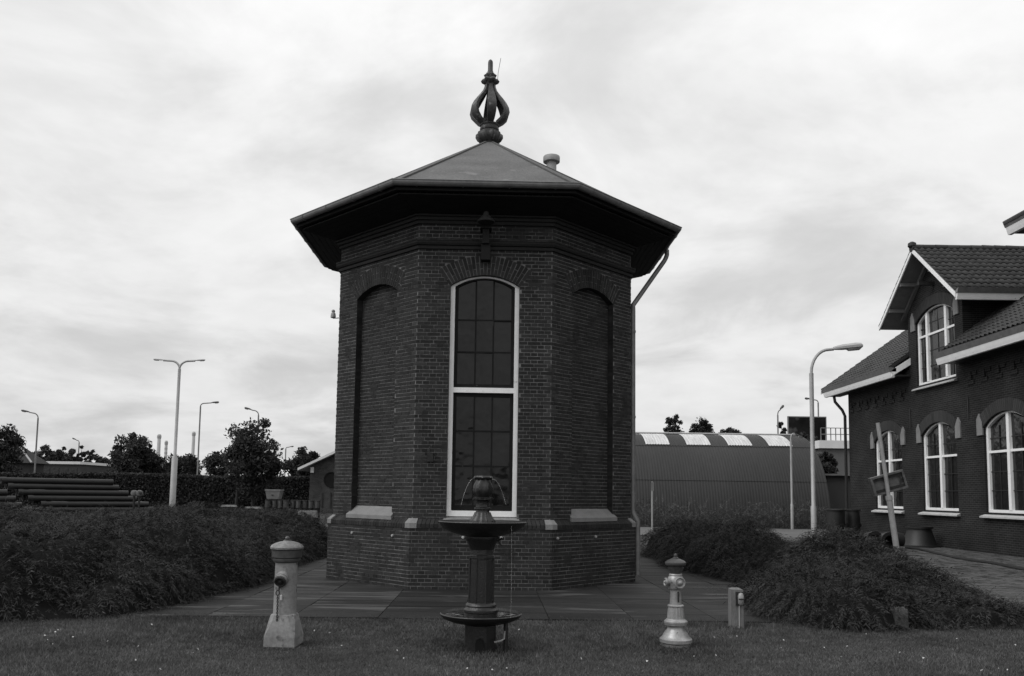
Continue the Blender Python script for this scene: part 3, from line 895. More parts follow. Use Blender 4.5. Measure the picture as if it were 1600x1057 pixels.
# eaves: white fascia with a dark gutter on top
def eave(y0, y1, x, z, name='gutter', par=None):
    par = par or hall
    g = MB(); lo, hi = min(y0, y1), max(y0, y1)
    g.add([(x+.10,lo,z),(x+.0,lo,z),(x-.03,lo,z+.09),(x-.06,lo,z+.20),(x+.10,lo,z+.20),(x+.10,hi,z),(x+.0,hi,z),(x-.03,hi,z+.09),(x-.06,hi,z+.20),(x+.10,hi,z+.20)],
          [(0,1,2,3,4),(9,8,7,6,5),(0,5,6,1),(1,6,7,2),(2,7,8,3),(3,8,9,4)])
    g.build('fascia', 'white_paint', par)
    g = MB().add([(x+.16,lo-.02,z+.203),(x-.07,lo-.02,z+.203),(x-.13,lo-.02,z+.37),(x+.16,lo-.02,z+.33),(x+.16,hi+.02,z+.203),(x-.07,hi+.02,z+.203),(x-.13,hi+.02,z+.37),(x+.16,hi+.02,z+.33)],
                 [(0,1,2,3),(7,6,5,4),(0,4,5,1),(1,5,6,2),(2,6,7,3)])
    g.build(name, 'zinc', par)
    MB().box(x + .10, FX, lo, hi, z + .04, z + .10).build('soffit_board', 'dark_paint', par)
eave(DW0 - .1, 35.85, 13.50, 5.86)
eave(17.5, 26.25, 13.50, 5.80)
# verge board climbing beside the dormer
for y, s in ((DW0 - .1, 1), (26.25, -1)):
    MB().hexa([(13.5,y-.02,5.90), (FX-.003,y-.02,6.32), (FX-.003,y+.02,6.32), (13.5,y+.02,5.90), (13.5,y-.02,6.12), (FX-.003,y-.02,6.56), (FX-.003,y+.02,6.56), (13.5,y+.02,6.12)]).build('verge_board', 'white_paint', hall)
MB().hexa([(13.4,35.98,6.0), (20.1,35.98,10.78), (20.1,36.03,10.78), (13.4,36.03,6.0), (13.4,35.98,6.2), (20.1,35.98,10.98), (20.1,36.03,10.98), (13.4,36.03,6.2)]).build('verge_board', 'white_paint', hall)
# downpipe at the far corner
MB().tube([(13.62,35.1,5.86),(13.66,35.1,5.6),(13.95,35.08,5.25),(14.06,35.08,5.0),(14.06,35.08,.1)], .06, 10).build('downpipe', 'rusty_dark', hall, True)
# dormer
dm = bpy.data.objects.new('dormer', None); col.objects.link(dm); dm.parent = hall; dm.location = Vector((FX, DPK, 5.4)) - wloc(hall)
DHW, DZ0, DZS, DRISE = 1.28, 5.50, 7.68, .40
g = MB(); yc = 27.72; f = FT(yc)
for a, c in ((DW0, yc + DHW), (yc - DHW, DW1)):
    g.hexa([(FX-.004,c,5.312), (FX+.28,c,5.312), (FX+.28,a,5.312), (FX-.004,a,5.312), (FX-.004,c,min(dorm_z(c)-.1,9.9)), (FX+.28,c,min(dorm_z(c)-.1,9.9)), (FX+.28,a,dorm_z(a)-.1), (FX-.004,a,dorm_z(a)-.1)])
g.box(FX-.004, FX+.28, yc - DHW, yc + DHW, 5.312, 5.49)
n = 14
for i in range(n):
    a = -DHW + 2*DHW*i/n; c = -DHW + 2*DHW*(i+1)/n
    za, zc_ = arch_curve(DHW, DZS, DRISE, a), arch_curve(DHW, DZS, DRISE, c)
    ta, tc_ = dorm_z(yc-a)-.1, dorm_z(yc-c)-.1
    g.hexa([f(a,.004,za), f(c,.004,zc_), f(c,-.28,zc_), f(a,-.28,za), f(a,.004,ta), f(c,.004,tc_), f(c,-.28,tc_), f(a,-.28,ta)])
g.build('gable_wall', 'facade_brick', dm)
for y in (DW0 - .15, DW1 + .15):
    MB().add([(FX+.28,y-.14,6.3),(19.2,y-.14,6.3),(19.2,y-.14,dorm_z(y)-.12),(FX+.28,y-.14,dorm_z(y)-.12),(FX+.28,y+.14,6.3),(19.2,y+.14,6.3),(19.2,y+.14,dorm_z(y)-.12),(FX+.28,y+.14,dorm_z(y)-.12)],
             [(0,1,2,3),(7,6,5,4),(0,4,5,1),(1,5,6,2),(2,6,7,3),(3,7,4,0)]).build('cheek_wall', 'cheek_brick', dm)
hall_window(yc, DHW, DZ0, DZS, DRISE, (-.62, .62), zt=7.18, parent=dm)
DX0, DX1 = 13.50, 19.6
for s, yf in ((1, DY0), (-1, DY1)):
    MB().hexa([(DX0,yf,DZF-.12), (DX1,yf,DZF-.12), (DX1,DPK,DZP-.12), (DX0,DPK,DZP-.12), (DX0,yf,DZF), (DX1,yf,DZF), (DX1,DPK,DZP), (DX0,DPK,DZP)]).build('roof_slope', 'old_board', dm)
    MB().hexa([(DX0-.045,yf,DZF-.15), (DX0-.003,yf,DZF-.15), (DX0-.003,DPK,DZP-.15), (DX0-.045,DPK,DZP-.15), (DX0-.045,yf,DZF-.01), (DX0-.003,yf,DZF-.01), (DX0-.003,DPK,DZP-.01), (DX0-.045,DPK,DZP-.01)]).build('bargeboard', 'white_paint', dm)
    # inner edge board against the gable wall
    q = DPK + s * 1.9
    MB().hexa([(FX-.12,yf-s*.45,DZF+.22-.14), (FX-.01,yf-s*.45,DZF+.22-.14), (FX-.01,DPK,DZP-.28), (FX-.12,DPK,DZP-.28), (FX-.12,yf-s*.45,DZF+.22-.02), (FX-.01,yf-s*.45,DZF+.22-.02), (FX-.01,DPK,DZP-.13), (FX-.12,DPK,DZP-.13)]).build('edge_board', 'old_board', dm)
    for zf in (.28, .62):
        y = yf + (DPK - yf) * zf; z = DZF + (DZP - DZF) * zf - .19
        MB().box(DX0 + .01, FX - .12, y - .05, y + .05, z - .06, z + .06).build('purlin', 'old_board', dm)
MB().box(DX0 + .15, FX, DPK - .06, DPK + .06, 8.75, 8.87).build('tie_beam', 'rusty_dark', dm)
# dormer roof tiles, each a piece of its own on the near slope
dvD = Vector((0, (DPK - DY1), (DZP - DZF))).normalized()
slen = math.hypot(DPK - DY1, DZP - DZF)
tme = bpy.data.meshes.new('roof_tile'); tme.from_pydata(TV, [], TF); tme.materials.append(MATS['tile'])
tme.polygons.foreach_set('use_smooth', [True]*len(tme.polygons))
farside = MB(); ntile = 0
for r in range(11):
    for i in range(27):
        x = DX0 - .02 + i * .22
        o = Vector((x, DY1 - .04, DZF + .012)) + dvD * (r * slen / 11)
        if mz(x) > o.z + .35: continue
        M = tile_frame(o, Vector((1, 0, 0)), dvD)
        if ntile < 298:
            t_ = bpy.data.objects.new('roof_tile', tme); col.objects.link(t_); t_.parent = dm
            t_.matrix_local = Matrix.Translation(-wloc(dm)) @ M @ Matrix.Rotation(random.uniform(-.012, .012), 4, 'X') @ Matrix.Translation((0,0,random.uniform(0,.006))); ntile += 1
        else: farside.add(TV, TF, M)
        o2 = Vector((x + .22, DY0 + .04, o.z)); o2.y = 2*DPK - o.y
        farside.add(TV, TF, tile_frame(o2, Vector((-1, 0, 0)), Vector((0, -dvD.y, dvD.z))))
tag(farside.build('roof_tiling', 'tile', dm, smooth=True), kind='stuff')
rd = random.Random(4)
for i in range(14):
    x = DX0 - .06 + i * .40
    MB().add(*(lambda m_: (m_.v, m_.f))(MB().tube([(x, DPK, DZP + .0 + rd.uniform(-.01, .012)), (x + .43, DPK, DZP + .015)], [.135, .115], 10))).build('ridge_tile', 'tile', dm, True)
MB().lathe([(.10,0),(.14,.05),(.13,.15),(.05,.2)], 10, Matrix.Translation((DX0 - .02, DPK, DZP + .02))).build('ridge_end', 'tile', dm, True)
# gutter of the dormer
gx1 = 15.7
MB().hexa([(DX0,DY1-.02,DZF-.22), (gx1,DY1-.02,DZF-.22), (gx1,DY1+.06,DZF-.22), (DX0,DY1+.06,DZF-.22), (DX0,DY1-.08,DZF-.03), (gx1,DY1-.08,DZF-.03), (gx1,DY1+.06,DZF-.03), (DX0,DY1+.06,DZF-.03)]).build('fascia', 'white_paint', dm)
MB().hexa([(DX0-.02,DY1-.10,DZF-.027), (gx1,DY1-.10,DZF-.027), (gx1,DY1+.04,DZF-.027), (DX0-.02,DY1+.04,DZF-.027), (DX0-.02,DY1-.17,DZF+.12), (gx1,DY1-.17,DZF+.12), (gx1,DY1+.0,DZF+.06), (DX0-.02,DY1+.0,DZF+.06)]).build('gutter', 'zinc', dm)
# taller wing of the hall, just entering the picture
wg = bpy.data.objects.new('tall_wing', None); col.objects.link(wg); wg.parent = hall; wg.location = Vector((FX, 18, 0)) - wloc(hall)
MB().box(FX + .02, 26, 8.0, 21.6, -.05, 9.1).build('wing_wall', 'facade_brick', wg)
def wz(x): return 9.12 + (x - 13.3) * .55
MB().hexa([(13.3,7.6,wz(13.3)-.1), (20,7.6,wz(20)-.1), (20,22.15,wz(20)-.1), (13.3,22.15,wz(13.3)-.1), (13.3,7.6,wz(13.3)), (20,7.6,wz(20)), (20,22.15,wz(20)), (13.3,22.15,wz(13.3))]).build('wing_roof', 'tile', wg)
eave(8.0, 22.15, 13.42, 8.74, 'gutter', wg)

# ------------------------------------------------------------------ corrugated arched hut
HX0, HX1, HY, HR = -7.0, 16.45, 48.0, 5.0
hut = thing('arched_hut', ((HX0 + HX1) / 2, HY, 0), 'long corrugated iron barrel-roofed hut with pale roof lights behind the tower', 'hut')
def hut_band(a0, a1, rad, name, m, x0=HX0, x1=HX1, par=hut, amp=.014, na=10):
    pit = .15; nx = int((x1 - x0) / pit * 4); b = MB()
    xs = [x0 + (x1 - x0) * i / nx for i in range(nx + 1)]
    for j in range(na + 1):
        a = a0 + (a1 - a0) * j / na
        for x in xs:
            r = rad + amp * math.sin(2*PI*x/pit)
            b.v.append((x, HY - r * math.cos(a), r * math.sin(a)))
    w = nx + 1
    for j in range(na):
        for i in range(nx): b.f.append((j*w+i, j*w+i+1, (j+1)*w+i+1, (j+1)*w+i))
    return b.build(name, m, par, True)
A1, A2 = math.asin(2.35/5), math.asin(4.22/5)
hut_band(-.01, A1 + .01, HR, 'side_sheeting', 'hut')
hut_band(A1, A2 + .012, HR + .022, 'side_sheeting', 'hut')
hut_band(A2, PI/2 + .02, HR + .044, 'roof_sheeting', 'hut')
hut_band(PI/2, PI + .01, HR, 'rear_sheeting', 'hut', na=16)
for px0, px1 in ((1000, 1034), (1064, 1101), (1129, 1167), (1192, 1234)):
    xa, xb = at(px0 + 14, 695, 45.4).x, at(px1, 699, 45.4).x
    xa = at(px0 + 9, 699, 45.4).x
    hut_band(A2 + .02, PI/2 - .03, HR + .072, 'roof_light', 'hut_light', xa, xa + 1.3)
eb = MB(); pts = [(HX1, HY - HR*math.cos(PI*i/24), HR*math.sin(PI*i/24)) for i in range(25)]
eb.add(pts, [tuple(range(25))]); eb.build('end_wall', 'hut', hut)
MB().tube([(HX0, HY, HR + .13), (HX1, HY, HR + .13)], .06, 8).build('ridge_cap', 'vent_grey', hut)

# ------------------------------------------------------------------ lamps
def arc_pts(p0, p1, up, n=8):
    # quarter bend from vertical to horizontal
    out = []
    for i in range(n + 1):
        a = PI/2 * i / n
        out.append(p0 + (p1 - p0) * Vector((1-math.cos(a),)*1 + (0, 0)).x * 0 + Vector(((p1.x-p0.x)*(1-math.cos(a)), (p1.y-p0.y)*(1-math.cos(a)), (p1.z-p0.z)*math.sin(a))))
    return out
def street_lamp(loc, top, arms, r0, r1, label, name='street_lamp', bend=.6, head=(.75, .28, .16), pm='lamp_pole', hm='lamp_head', group=None, rise=.06, lean=0.0, step=None):
    t_ = thing(name, loc, label, 'street lamp', group)
    L = Vector(loc)
    base = Vector((0, 0, -.05)); tp = Vector((lean * top, 0, top - bend))
    rr = [r0, r0, r1, r1] if step is None else [r0, r0, r1*1.05, r1]
    zs = [-.05, 1.2, 1.25, top - bend] if step is None else [-.05, step, step + .12, top - bend]
    MB().tube([Vector((lean * z, 0, z)) for z in zs], rr, 10).build('pole', pm, t_, True, True)
    for (dx, dy) in arms:
        ln = math.hypot(dx, dy); d = Vector((dx/ln, dy/ln, 0))
        b = min(bend, ln * .8)
        pts = arc_pts(tp, tp + d * b + Vector((0, 0, bend * .92)), None) + [tp + d * ln + Vector((0, 0, bend * .92 + rise))]
        ar = MB().tube(pts, r1 * .72, 8).build('arm', pm, t_, True, True)
        e = pts[-1]; dd = (pts[-1] - pts[-2]).normalized(); sd = d.cross(Vector((0,0,1))); u = sd.cross(dd)
        hl, hw_, hh = head
        M = Matrix(((dd.x, sd.x, u.x, e.x), (dd.y, sd.y, u.y, e.y), (dd.z, sd.z, u.z, e.z), (0,0,0,1)))
        hb = MB()
        sect = [(0, .35, .5), (.06, .42, .62), (.30, .75, .9), (.8, 1.0, 1.0), (.97, .8, .8), (1.0, .55, .6)]
        vs = []
        for tt, wv, hv in sect:
            for a in range(8):
                an = 2*PI*a/8 + PI/8
                vs.append((tt*hl, math.cos(an)*hw_/2*wv, math.sin(an)*hh/2*hv*(1.0 if math.sin(an) > 0 else .5) + .01))
        fs = [(j*8+i, j*8+(i+1)%8, (j+1)*8+(i+1)%8, (j+1)*8+i) for j in range(5) for i in range(8)] + [tuple(range(7,-1,-1)), tuple(40+i for i in range(8))]
        h = hb.add(vs, fs, M).build('lamp_head', hm, t_, True, True)
        vs = []
        for tt, wv in ((.42, .3), (.52, .75), (.88, .75), (.96, .4)):
            for a in range(6):
                an = PI + PI*a/5
                vs.append((tt*hl, math.cos(an)*hw_/2*wv, math.sin(an)*hh*.55*wv - .0))
        fs = [(j*6+i, j*6+i+1, (j+1)*6+i+1, (j+1)*6+i) for j in range(3) for i in range(5)] + [tuple(range(6)), tuple(18+i for i in range(6))]
        MB().add(vs, fs, M).build('lamp_lens', 'lens', h, True, True)
    return t_
def lamp_px(px, pytop, Y, armpx, label, **kw):
    p = at(px, 771, Y); tz = at(px, pytop, Y).z
    return street_lamp((p.x, Y, 0), tz, [(a / FOC * Y, 0.0) for a in armpx], kw.pop('r0', .09), kw.pop('r1', .06), label, **kw)
lamp_px(1271, 543, 33.0, (36,), 'tall pale street lamp with one arm, beside the brick hall corner', r0=.115, r1=.085, bend=1.05, head=(1.15, .42, .34), rise=.02)
lamp_px(270, 563, 42.0, (-26, 24), 'double-armed pale street lamp behind the left hedge', r0=.15, r1=.075, bend=.45, head=(.50, .2, .11), step=3.1, lean=.004, rise=.02)
lamp_px(1237, 677, 41.0, (6,), 'short pale lamp post standing against the corrugated hut', r0=.07, r1=.05, bend=.30, head=(.42, .18, .10), hm='lamp_dark', rise=-.02)
far = dict(pm='lamp_pole_far', hm='lamp_dark', group='far street lamps along the road')
lamp_px(52, 645, 75, (-14,), 'far grey street lamp at the left edge, above the dark pipes', r0=.10, r1=.07, bend=.5, head=(.75, .28, .22), **far)
lamp_px(119, 688, 140, (-5,), 'tiny far street lamp above the white flat-roofed building', r0=.12, r1=.09, bend=.4, head=(.7, .3, .25), **far)
lamp_px(307, 630, 85, (17,), 'tall far street lamp right of the double-armed lamp', r0=.10, r1=.075, bend=.35, head=(.75, .3, .24), **far)
lamp_px(399, 641, 80, (-12,), 'far street lamp rising behind the largest round tree', r0=.09, r1=.07, bend=.5, head=(.65, .28, .24), **far)
lamp_px(322, 709, 170, (12,), 'very small far street lamp between the low trees', r0=.13, r1=.10, bend=.3, head=(.7, .3, .25), **far)
lamp_px(444, 699, 150, (6,), 'small far street lamp behind trees left of the gabled shed', r0=.13, r1=.10, bend=.3, head=(.7, .3, .25), **far)
lamp_px(1217, 641, 80, (4,), 'far street lamp rising above the corrugated hut roof', r0=.09, r1=.07, bend=.5, head=(.55, .3, .26), **far)
lamp_px(1281, 625, 82, (-12,), 'far street lamp half hidden by the tall pale lamp', r0=.09, r1=.07, bend=.3, head=(.55, .3, .24), **far)

# ------------------------------------------------------------------ fountain, hydrants, post
FY = 8.45
fp_ = at(750.5, 1015, FY); fp_.z = 0
fp_.z = -.05
fo = thing('fountain', fp_, 'black cast iron fountain with two round basins in front of the tower', 'fountain')
fac8 = lambda a, z: 1.0
MB().lathe([(.185,-.03),(.175,.02),(.165,.05),(.163,.31),(.185,.335)], 8, Matrix.Rotation(PI/8, 4, 'Z')).build('pedestal', 'fountain_iron', fo, False, True)
ap_ = MB(); pts = [(-.045,.0),(.045,.0),(.045,.10)] + [(.045*math.cos(a), .10 + .05*math.sin(a)) for a in (PI*.25, PI*.5, PI*.75)] + [(-.045,.10)]
ap_.add([(x,-.172,z+.05) for x, z in pts] + [(x,-.10,z+.05) for x, z in pts], [tuple(range(7)), tuple(range(13,6,-1))] + [(i,(i+1)%7,7+(i+1)%7,7+i) for i in range(7)])
ap_.build('opening', 'room_dark', fo, False, True)
basin1 = [(.10,.30),(.20,.325),(.30,.345),(.375,.375),(.40,.40),(.408,.42),(.40,.428),(.385,.42),(.36,.395),(.30,.38),(.05,.375)]
MB().lathe(basin1, 48, cap=False).build('lower_basin', 'fountain_iron', fo, True, True)
MB().lathe([(.372,.405),(.001,.405)], 40, cap=False).build('lower_water', 'pool_water', fo, True, True)
MB().lathe([(.165,.37),(.165,.43),(.175,.44),(.175,.46),(.155,.475),(.15,.49),(.155,.50),(.150,.515),(.132,.53)], 32).build('column_base', 'fountain_iron', fo, True, True)
MB().lathe([(.130,.525),(.127,.75),(.124,.96),(.130,.965),(.130,.99),(.122,1.0),(.120,1.06)], 8, Matrix.Rotation(PI/8, 4, 'Z')).build('column', 'fountain_iron', fo, False, True)
for i in range(8):
    a = PI/4 * i + PI/8
    r = .1265
    MB().tube([(r*math.cos(a), r*math.sin(a), .53), (r*.985*math.cos(a), r*.985*math.sin(a), .96)], .012, 6).build('column_rib', 'fountain_iron', fo, True, True)
MB().lathe([(.120,1.05),(.128,1.07),(.135,1.10),(.16,1.14),(.168,1.16),(.168,1.18),(.12,1.19)], 32).build('capital', 'fountain_iron', fo, True, True)
basin2 = [(.10,1.17),(.19,1.185),(.30,1.215),(.385,1.255),(.42,1.29),(.438,1.315),(.445,1.325),(.438,1.333),(.42,1.325),(.38,1.30),(.30,1.28),(.05,1.27)]
MB().lathe(basin2, 48, cap=False).build('upper_basin', 'fountain_iron', fo, True, True)
MB().lathe([(.405,1.312),(.001,1.312)], 40, cap=False).build('upper_water', 'pool_water', fo, True, True)
lob = lambda n, amp: (lambda a, z: 1 + amp*math.cos(n*a))
MB().lathe([(.125,1.27),(.125,1.335),(.115,1.35),(.095,1.38),(.085,1.40),(.078,1.42)], 48, wob=lob(16, .05)).build('spout_foot', 'fountain_iron', fo, True, True)
MB().lathe([(.074,1.40),(.068,1.44),(.086,1.45),(.086,1.465),(.066,1.475),(.062,1.51),(.068,1.53),(.062,1.54)], 28).build('spout_stem', 'fountain_iron', fo, True, True)
MB().lathe([(.06,1.535),(.10,1.545),(.102,1.562),(.07,1.575)], 48, wob=lob(20, .05)).build('spout_collar', 'fountain_iron', fo, True, True)
MB().lathe([(.062,1.57),(.085,1.60),(.094,1.64),(.088,1.69),(.072,1.73),(.066,1.75)], 48, wob=lambda a, z: 1 + .10*math.cos(6*a)*math.sin((z-1.57)/.18*PI)).build('spout_bulb', 'fountain_iron', fo, True, True)
MB().lathe([(.066,1.745),(.086,1.755),(.092,1.77),(.080,1.785),(.05,1.78),(.001,1.77)], 48, wob=lob(8, .07)).build('spout_crown', 'fountain_iron', fo, True, True)
for i in range(6):
    a = PI/3*i + PI/6
    MB().lathe([(.001,-.018),(.014,-.01),(.018,0),(.014,.01),(.001,.018)], 8, Matrix.Translation((.09*math.cos(a), .09*math.sin(a), 1.765)), cap=False).build('mask', 'fountain_iron', fo, True, True)
for s, rch in ((-1, .13), (1, .15)):
    pts = [(s*(.085 + rch*t_), -.03, 1.755 + .04*t_ - .30*t_*t_) for t_ in [i/9 for i in range(10)]]
    MB().tube(pts, .0014, 5).build('water_jet', 'water', fo, True, True)
for (x, y) in ((.28, -.30),):
    MB().tube([(x*1.05, y*1.05, 1.30), (x*1.07, y*1.07, .9), (x*1.06, y*1.06, .43)], .0013, 5).build('water_drip', 'water', fo, True, True)
MB().tube([(.25,-.05,-.02),(.25,-.05,.34)], .022, 10).build('drain_pipe', 'fountain_iron', fo, True, True)
MB().tube([(.14,-.12,.16),(.20,-.13,.175),(.235,-.10,.19),(.24,-.08,.26)], .009, 6).build('tap', 'vent_grey', fo, True, True)
MB().tube([(.19,-.14,1.10),(.16,-.12,1.14),(.2,-.15,1.17)], .012, 6).build('overflow_hook', 'fountain_iron', fo, True, True)

# squat white hydrant
hp = gp(443, 1008)
hy = thing('hydrant', hp, 'squat white painted hydrant with dark domed cap and square base, on the lawn left', 'hydrant')
ha = math.radians(-2)
RB = Matrix.Rotation(ha, 4, 'Z')
def oct_sq(h, c, z):   # square of half width h with corners cut by c
    return [(h-c,-h,z),(h,-h+c,z),(h,h-c,z),(h-c,h,z),(-h+c,h,z),(-h,h-c,z),(-h,-h+c,z),(-h+c,-h,z)]
vs = oct_sq(.158,.002,-.02) + oct_sq(.156,.004,.10) + oct_sq(.135,.05,.25) + oct_sq(.120,.049,.31) + oct_sq(.112,.046,.315)
fs = [(j*8+i, j*8+(i+1)%8, (j+1)*8+(i+1)%8, (j+1)*8+i) for j in range(4) for i in range(8)] + [tuple(range(7,-1,-1)), tuple(32+i for i in range(8))]
MB().add(vs, fs, RB).build('base', 'hydrant_white', hy, False, True)
MB().lathe([(.118,.31),(.116,.32),(.112,.60),(.110,.84)], 36).build('body', 'hydrant_white', hy, True, True)
MB().lathe([(.112,.83),(.135,.842),(.140,.86),(.138,.872),(.150,.885),(.152,.955),(.158,.962),(.158,.97),(.12,.98)], 36).build('cap_band', 'hydrant_cap', hy, True, True)
cp = MB().lathe([(.15,.962),(.166,.968),(.168,.985),(.155,1.005),(.12,1.025),(.07,1.04),(.045,1.043),(.04,1.05)], 36).build('cap', 'hydrant_top', hy, True, True)
MB().lathe([(.04,1.04),(.036,1.055),(.022,1.06),(.026,1.075),(.018,1.09),(.001,1.096)], 14).build('cap_knob', 'hydrant_cap', cp, True, True)
nd = Vector((-.07, -.86, -.50)).normalized()
MZ = nd.to_track_quat('Z', 'Y').to_matrix().to_4x4()
MN = Matrix.Translation((0, 0, .745)) @ MZ
nz = MB().lathe([(.062,.02),(.062,.13),(.07,.135),(.07,.148),(.062,.152),(.062,.165),(.068,.17),(.068,.18),(.06,.182)], 24, MN).build('nozzle', 'hydrant_white', hy, True, True)
MB().lathe([(.058,.178),(.058,.200),(.048,.204),(.043,.188),(.02,.188),(.016,.205),(.001,.208)], 20, MN).build('nozzle_cap', 'rusty_dark', nz, True, True)
def chain(p0, n, ln, parent, m='rusty_dark'):
    for i in range(n):
        c = p0 - Vector((0, 0, ln * i)); rot = i % 2
        pts = []
        for a in range(9):
            an = 2*PI*a/8; dx = math.cos(an)*.008; dz = math.sin(an)*ln*.68
            pts.append(c + (Vector((dx, 0, dz)) if rot else Vector((0, dx, dz))))
        MB().tube(pts, .0038, 5, False).build('chain_link', m, parent, True, True)
fr = Vector((-.028, -.112, 0))
MB().tube([fr + Vector((0,.01,.585)), fr + Vector((0,-.03,.59)), fr + Vector((0,-.032,.56))], .008, 6).build('chain_eye', 'rusty_dark', hy, True, True)
MB().tube([fr + Vector((-.015+.018*math.cos(a), -.02, .535 + .024*math.sin(a))) for a in [2*PI*i/10 for i in range(11)]], .006, 6, False).build('ring', 'rusty_dark', hy, True, True)
MB().lathe([(.001,-.03),(.012,-.025),(.012,.02),(.001,.03)], 8, Matrix.Translation(fr + Vector((.022,-.018,.49))), cap=False).build('hook', 'lens', hy, True, True)
chain(fr + Vector((-.012, -.02, .50)), 14, .018, hy)

# tall silver hydrant
h2 = gp(1056, 1010)
hs = thing('hydrant', h2, 'slender silver ornamental hydrant with dark cap and round base, on the lawn right', 'hydrant')
MB().lathe([(.14,-.02),(.150,.0),(.155,.012),(.155,.032),(.145,.036)], 36).build('base_ring', 'hydrant_silver', hs, True, True)
MB().lathe([(.146,.036),(.168,.045),(.168,.078),(.158,.086),(.14,.10),(.128,.125),(.112,.15),(.092,.175),(.086,.20),(.088,.212),(.115,.222),(.115,.236),(.122,.24),(.122,.258),(.105,.272),(.092,.285)], 40).build('foot', 'hydrant_silver', hs, True, True)
MB().lathe([(.090,.28),(.084,.34),(.076,.405)], 64, wob=lambda a, z: 1 + .035*math.cos(16*a)).build('fluted_shaft', 'hydrant_silver', hs, True, True)
MB().lathe([(.074,.402),(.082,.407),(.084,.418),(.078,.425),(.062,.43)], 48, wob=lob(12, .04)).build('collar', 'hydrant_silver', hs, True, True)
MB().lathe([(.063,.425),(.058,.50),(.055,.585)], 28).build('shaft', 'hydrant_silver', hs, True, True)
MB().lathe([(.055,.58),(.074,.588),(.080,.602),(.078,.615),(.083,.64),(.085,.67),(.078,.71),(.066,.725),(.070,.735),(.066,.745),(.056,.75)], 36).build('valve_body', 'hydrant_silver', hs, True, True)
MB().lathe([(.056,.745),(.062,.765),(.078,.79),(.083,.81),(.075,.815),(.078,.83)], 48, wob=lambda a, z: 1 + (.05*math.cos(14*a) if .77 < z < .815 else 0)).build('neck', 'hydrant_cap', hs, True, True)
c2_ = MB().lathe([(.08,.828),(.106,.838),(.112,.852),(.108,.868),(.085,.885),(.06,.895),(.05,.90),(.03,.905)], 36).build('cap', 'hydrant_cap', hs, True, True)
MB().lathe([(.032,.90),(.03,.915),(.016,.922),(.02,.938),(.014,.952),(.001,.957)], 12).build('cap_knob', 'hydrant_cap', c2_, True, True)
for dv, sz in ((Vector((.20, -.95, 0)), 1.0), (Vector((-.97, -.25, 0)), .72)):
    M = Matrix.Translation((0, 0, .662)) @ dv.normalized().to_track_quat('Z', 'Y').to_matrix().to_4x4() @ Matrix.Diagonal((sz, sz, 1, 1))
    ou = MB().lathe([(.05,.04),(.05,.095),(.060,.10),(.060,.118),(.052,.122),(.044,.112),(.036,.11)], 28, M).build('outlet', 'hydrant_silver', hs, True, True)
    MB().lathe([(.045,.108),(.036,.112),(.024,.116),(.022,.128),(.012,.135),(.001,.137)], 20, M).build('outlet_cap', 'hydrant_silver', ou, True, True)
MB().tube([(.016,-.055,.56),(.016,-.075,.545),(.016,-.07,.50),(.018,-.066,.46)], .010, 6).build('chain_stub', 'rusty_dark', hs, True, True)

# small wooden post with a bell-shaped light
pp = gp(1150, 981)
po = thing('meter_post', pp, 'short grey wooden post with a capsule fitting, right of the silver hydrant', 'post')
MB().hexa([(-.075,-.07,-.05),(.075,-.07,-.05),(.075,.07,-.05),(-.075,.07,-.05),(-.072,-.068,.455),(.072,-.068,.45),(.072,.068,.45),(-.072,.068,.455)]).build('post', 'post_wood', po, False, True)
MB().hexa([(-.072,-.068,.456),(.072,-.068,.451),(.072,.068,.451),(-.072,.068,.456),(-.04,-.04,.47),(.04,-.04,.47),(.04,.04,.47),(-.04,.04,.47)]).build('post_top', 'post_wood', po, False, True)
MB().box(-.02, .07, -.085, -.0705, .27, .43).build('back_plate', 'rusty_dark', po, False, True)
MB().lathe([(.001,-.075),(.02,-.07),(.034,-.05),(.036,0),(.036,.04),(.025,.065),(.001,.075)], 16, Matrix.Translation((.033,-.11,.35)), cap=False).build('capsule', 'hydrant_silver', po, True, True)
MB().box(-.004, .064, -.15, -.146, .345, .36).build('strap', 'rusty_dark', po, False, True)
MB().tube([(.02,-.078,.27),(.02,-.078,-.02)], .007, 6).build('conduit', 'vent_grey', po, True, True)

# stone in the right-hand bushes, and cone lamp
sp_ = at(1405, 958, 10.20); sp_.z = 0
sn = thing('boundary_stone', sp_, 'small squared grey stone poking out of the right-hand bushes', 'stone')
MB().hexa([(-.08,-.07,-.05),(.08,-.07,-.05),(.08,.07,-.05),(-.08,.07,-.05),(-.075,-.065,.24),(.075,-.065,.24),(.075,.065,.24),(-.075,.065,.24)]).build('shaft', 'sign_metal', sn, False, True)
MB().hexa([(-.075,-.065,.242),(.075,-.065,.242),(.075,.065,.242),(-.075,.065,.242),(-.04,-.035,.27),(.04,-.035,.27),(.04,.035,.27),(-.04,.035,.27)]).build('head', 'sign_metal', sn, False, True)

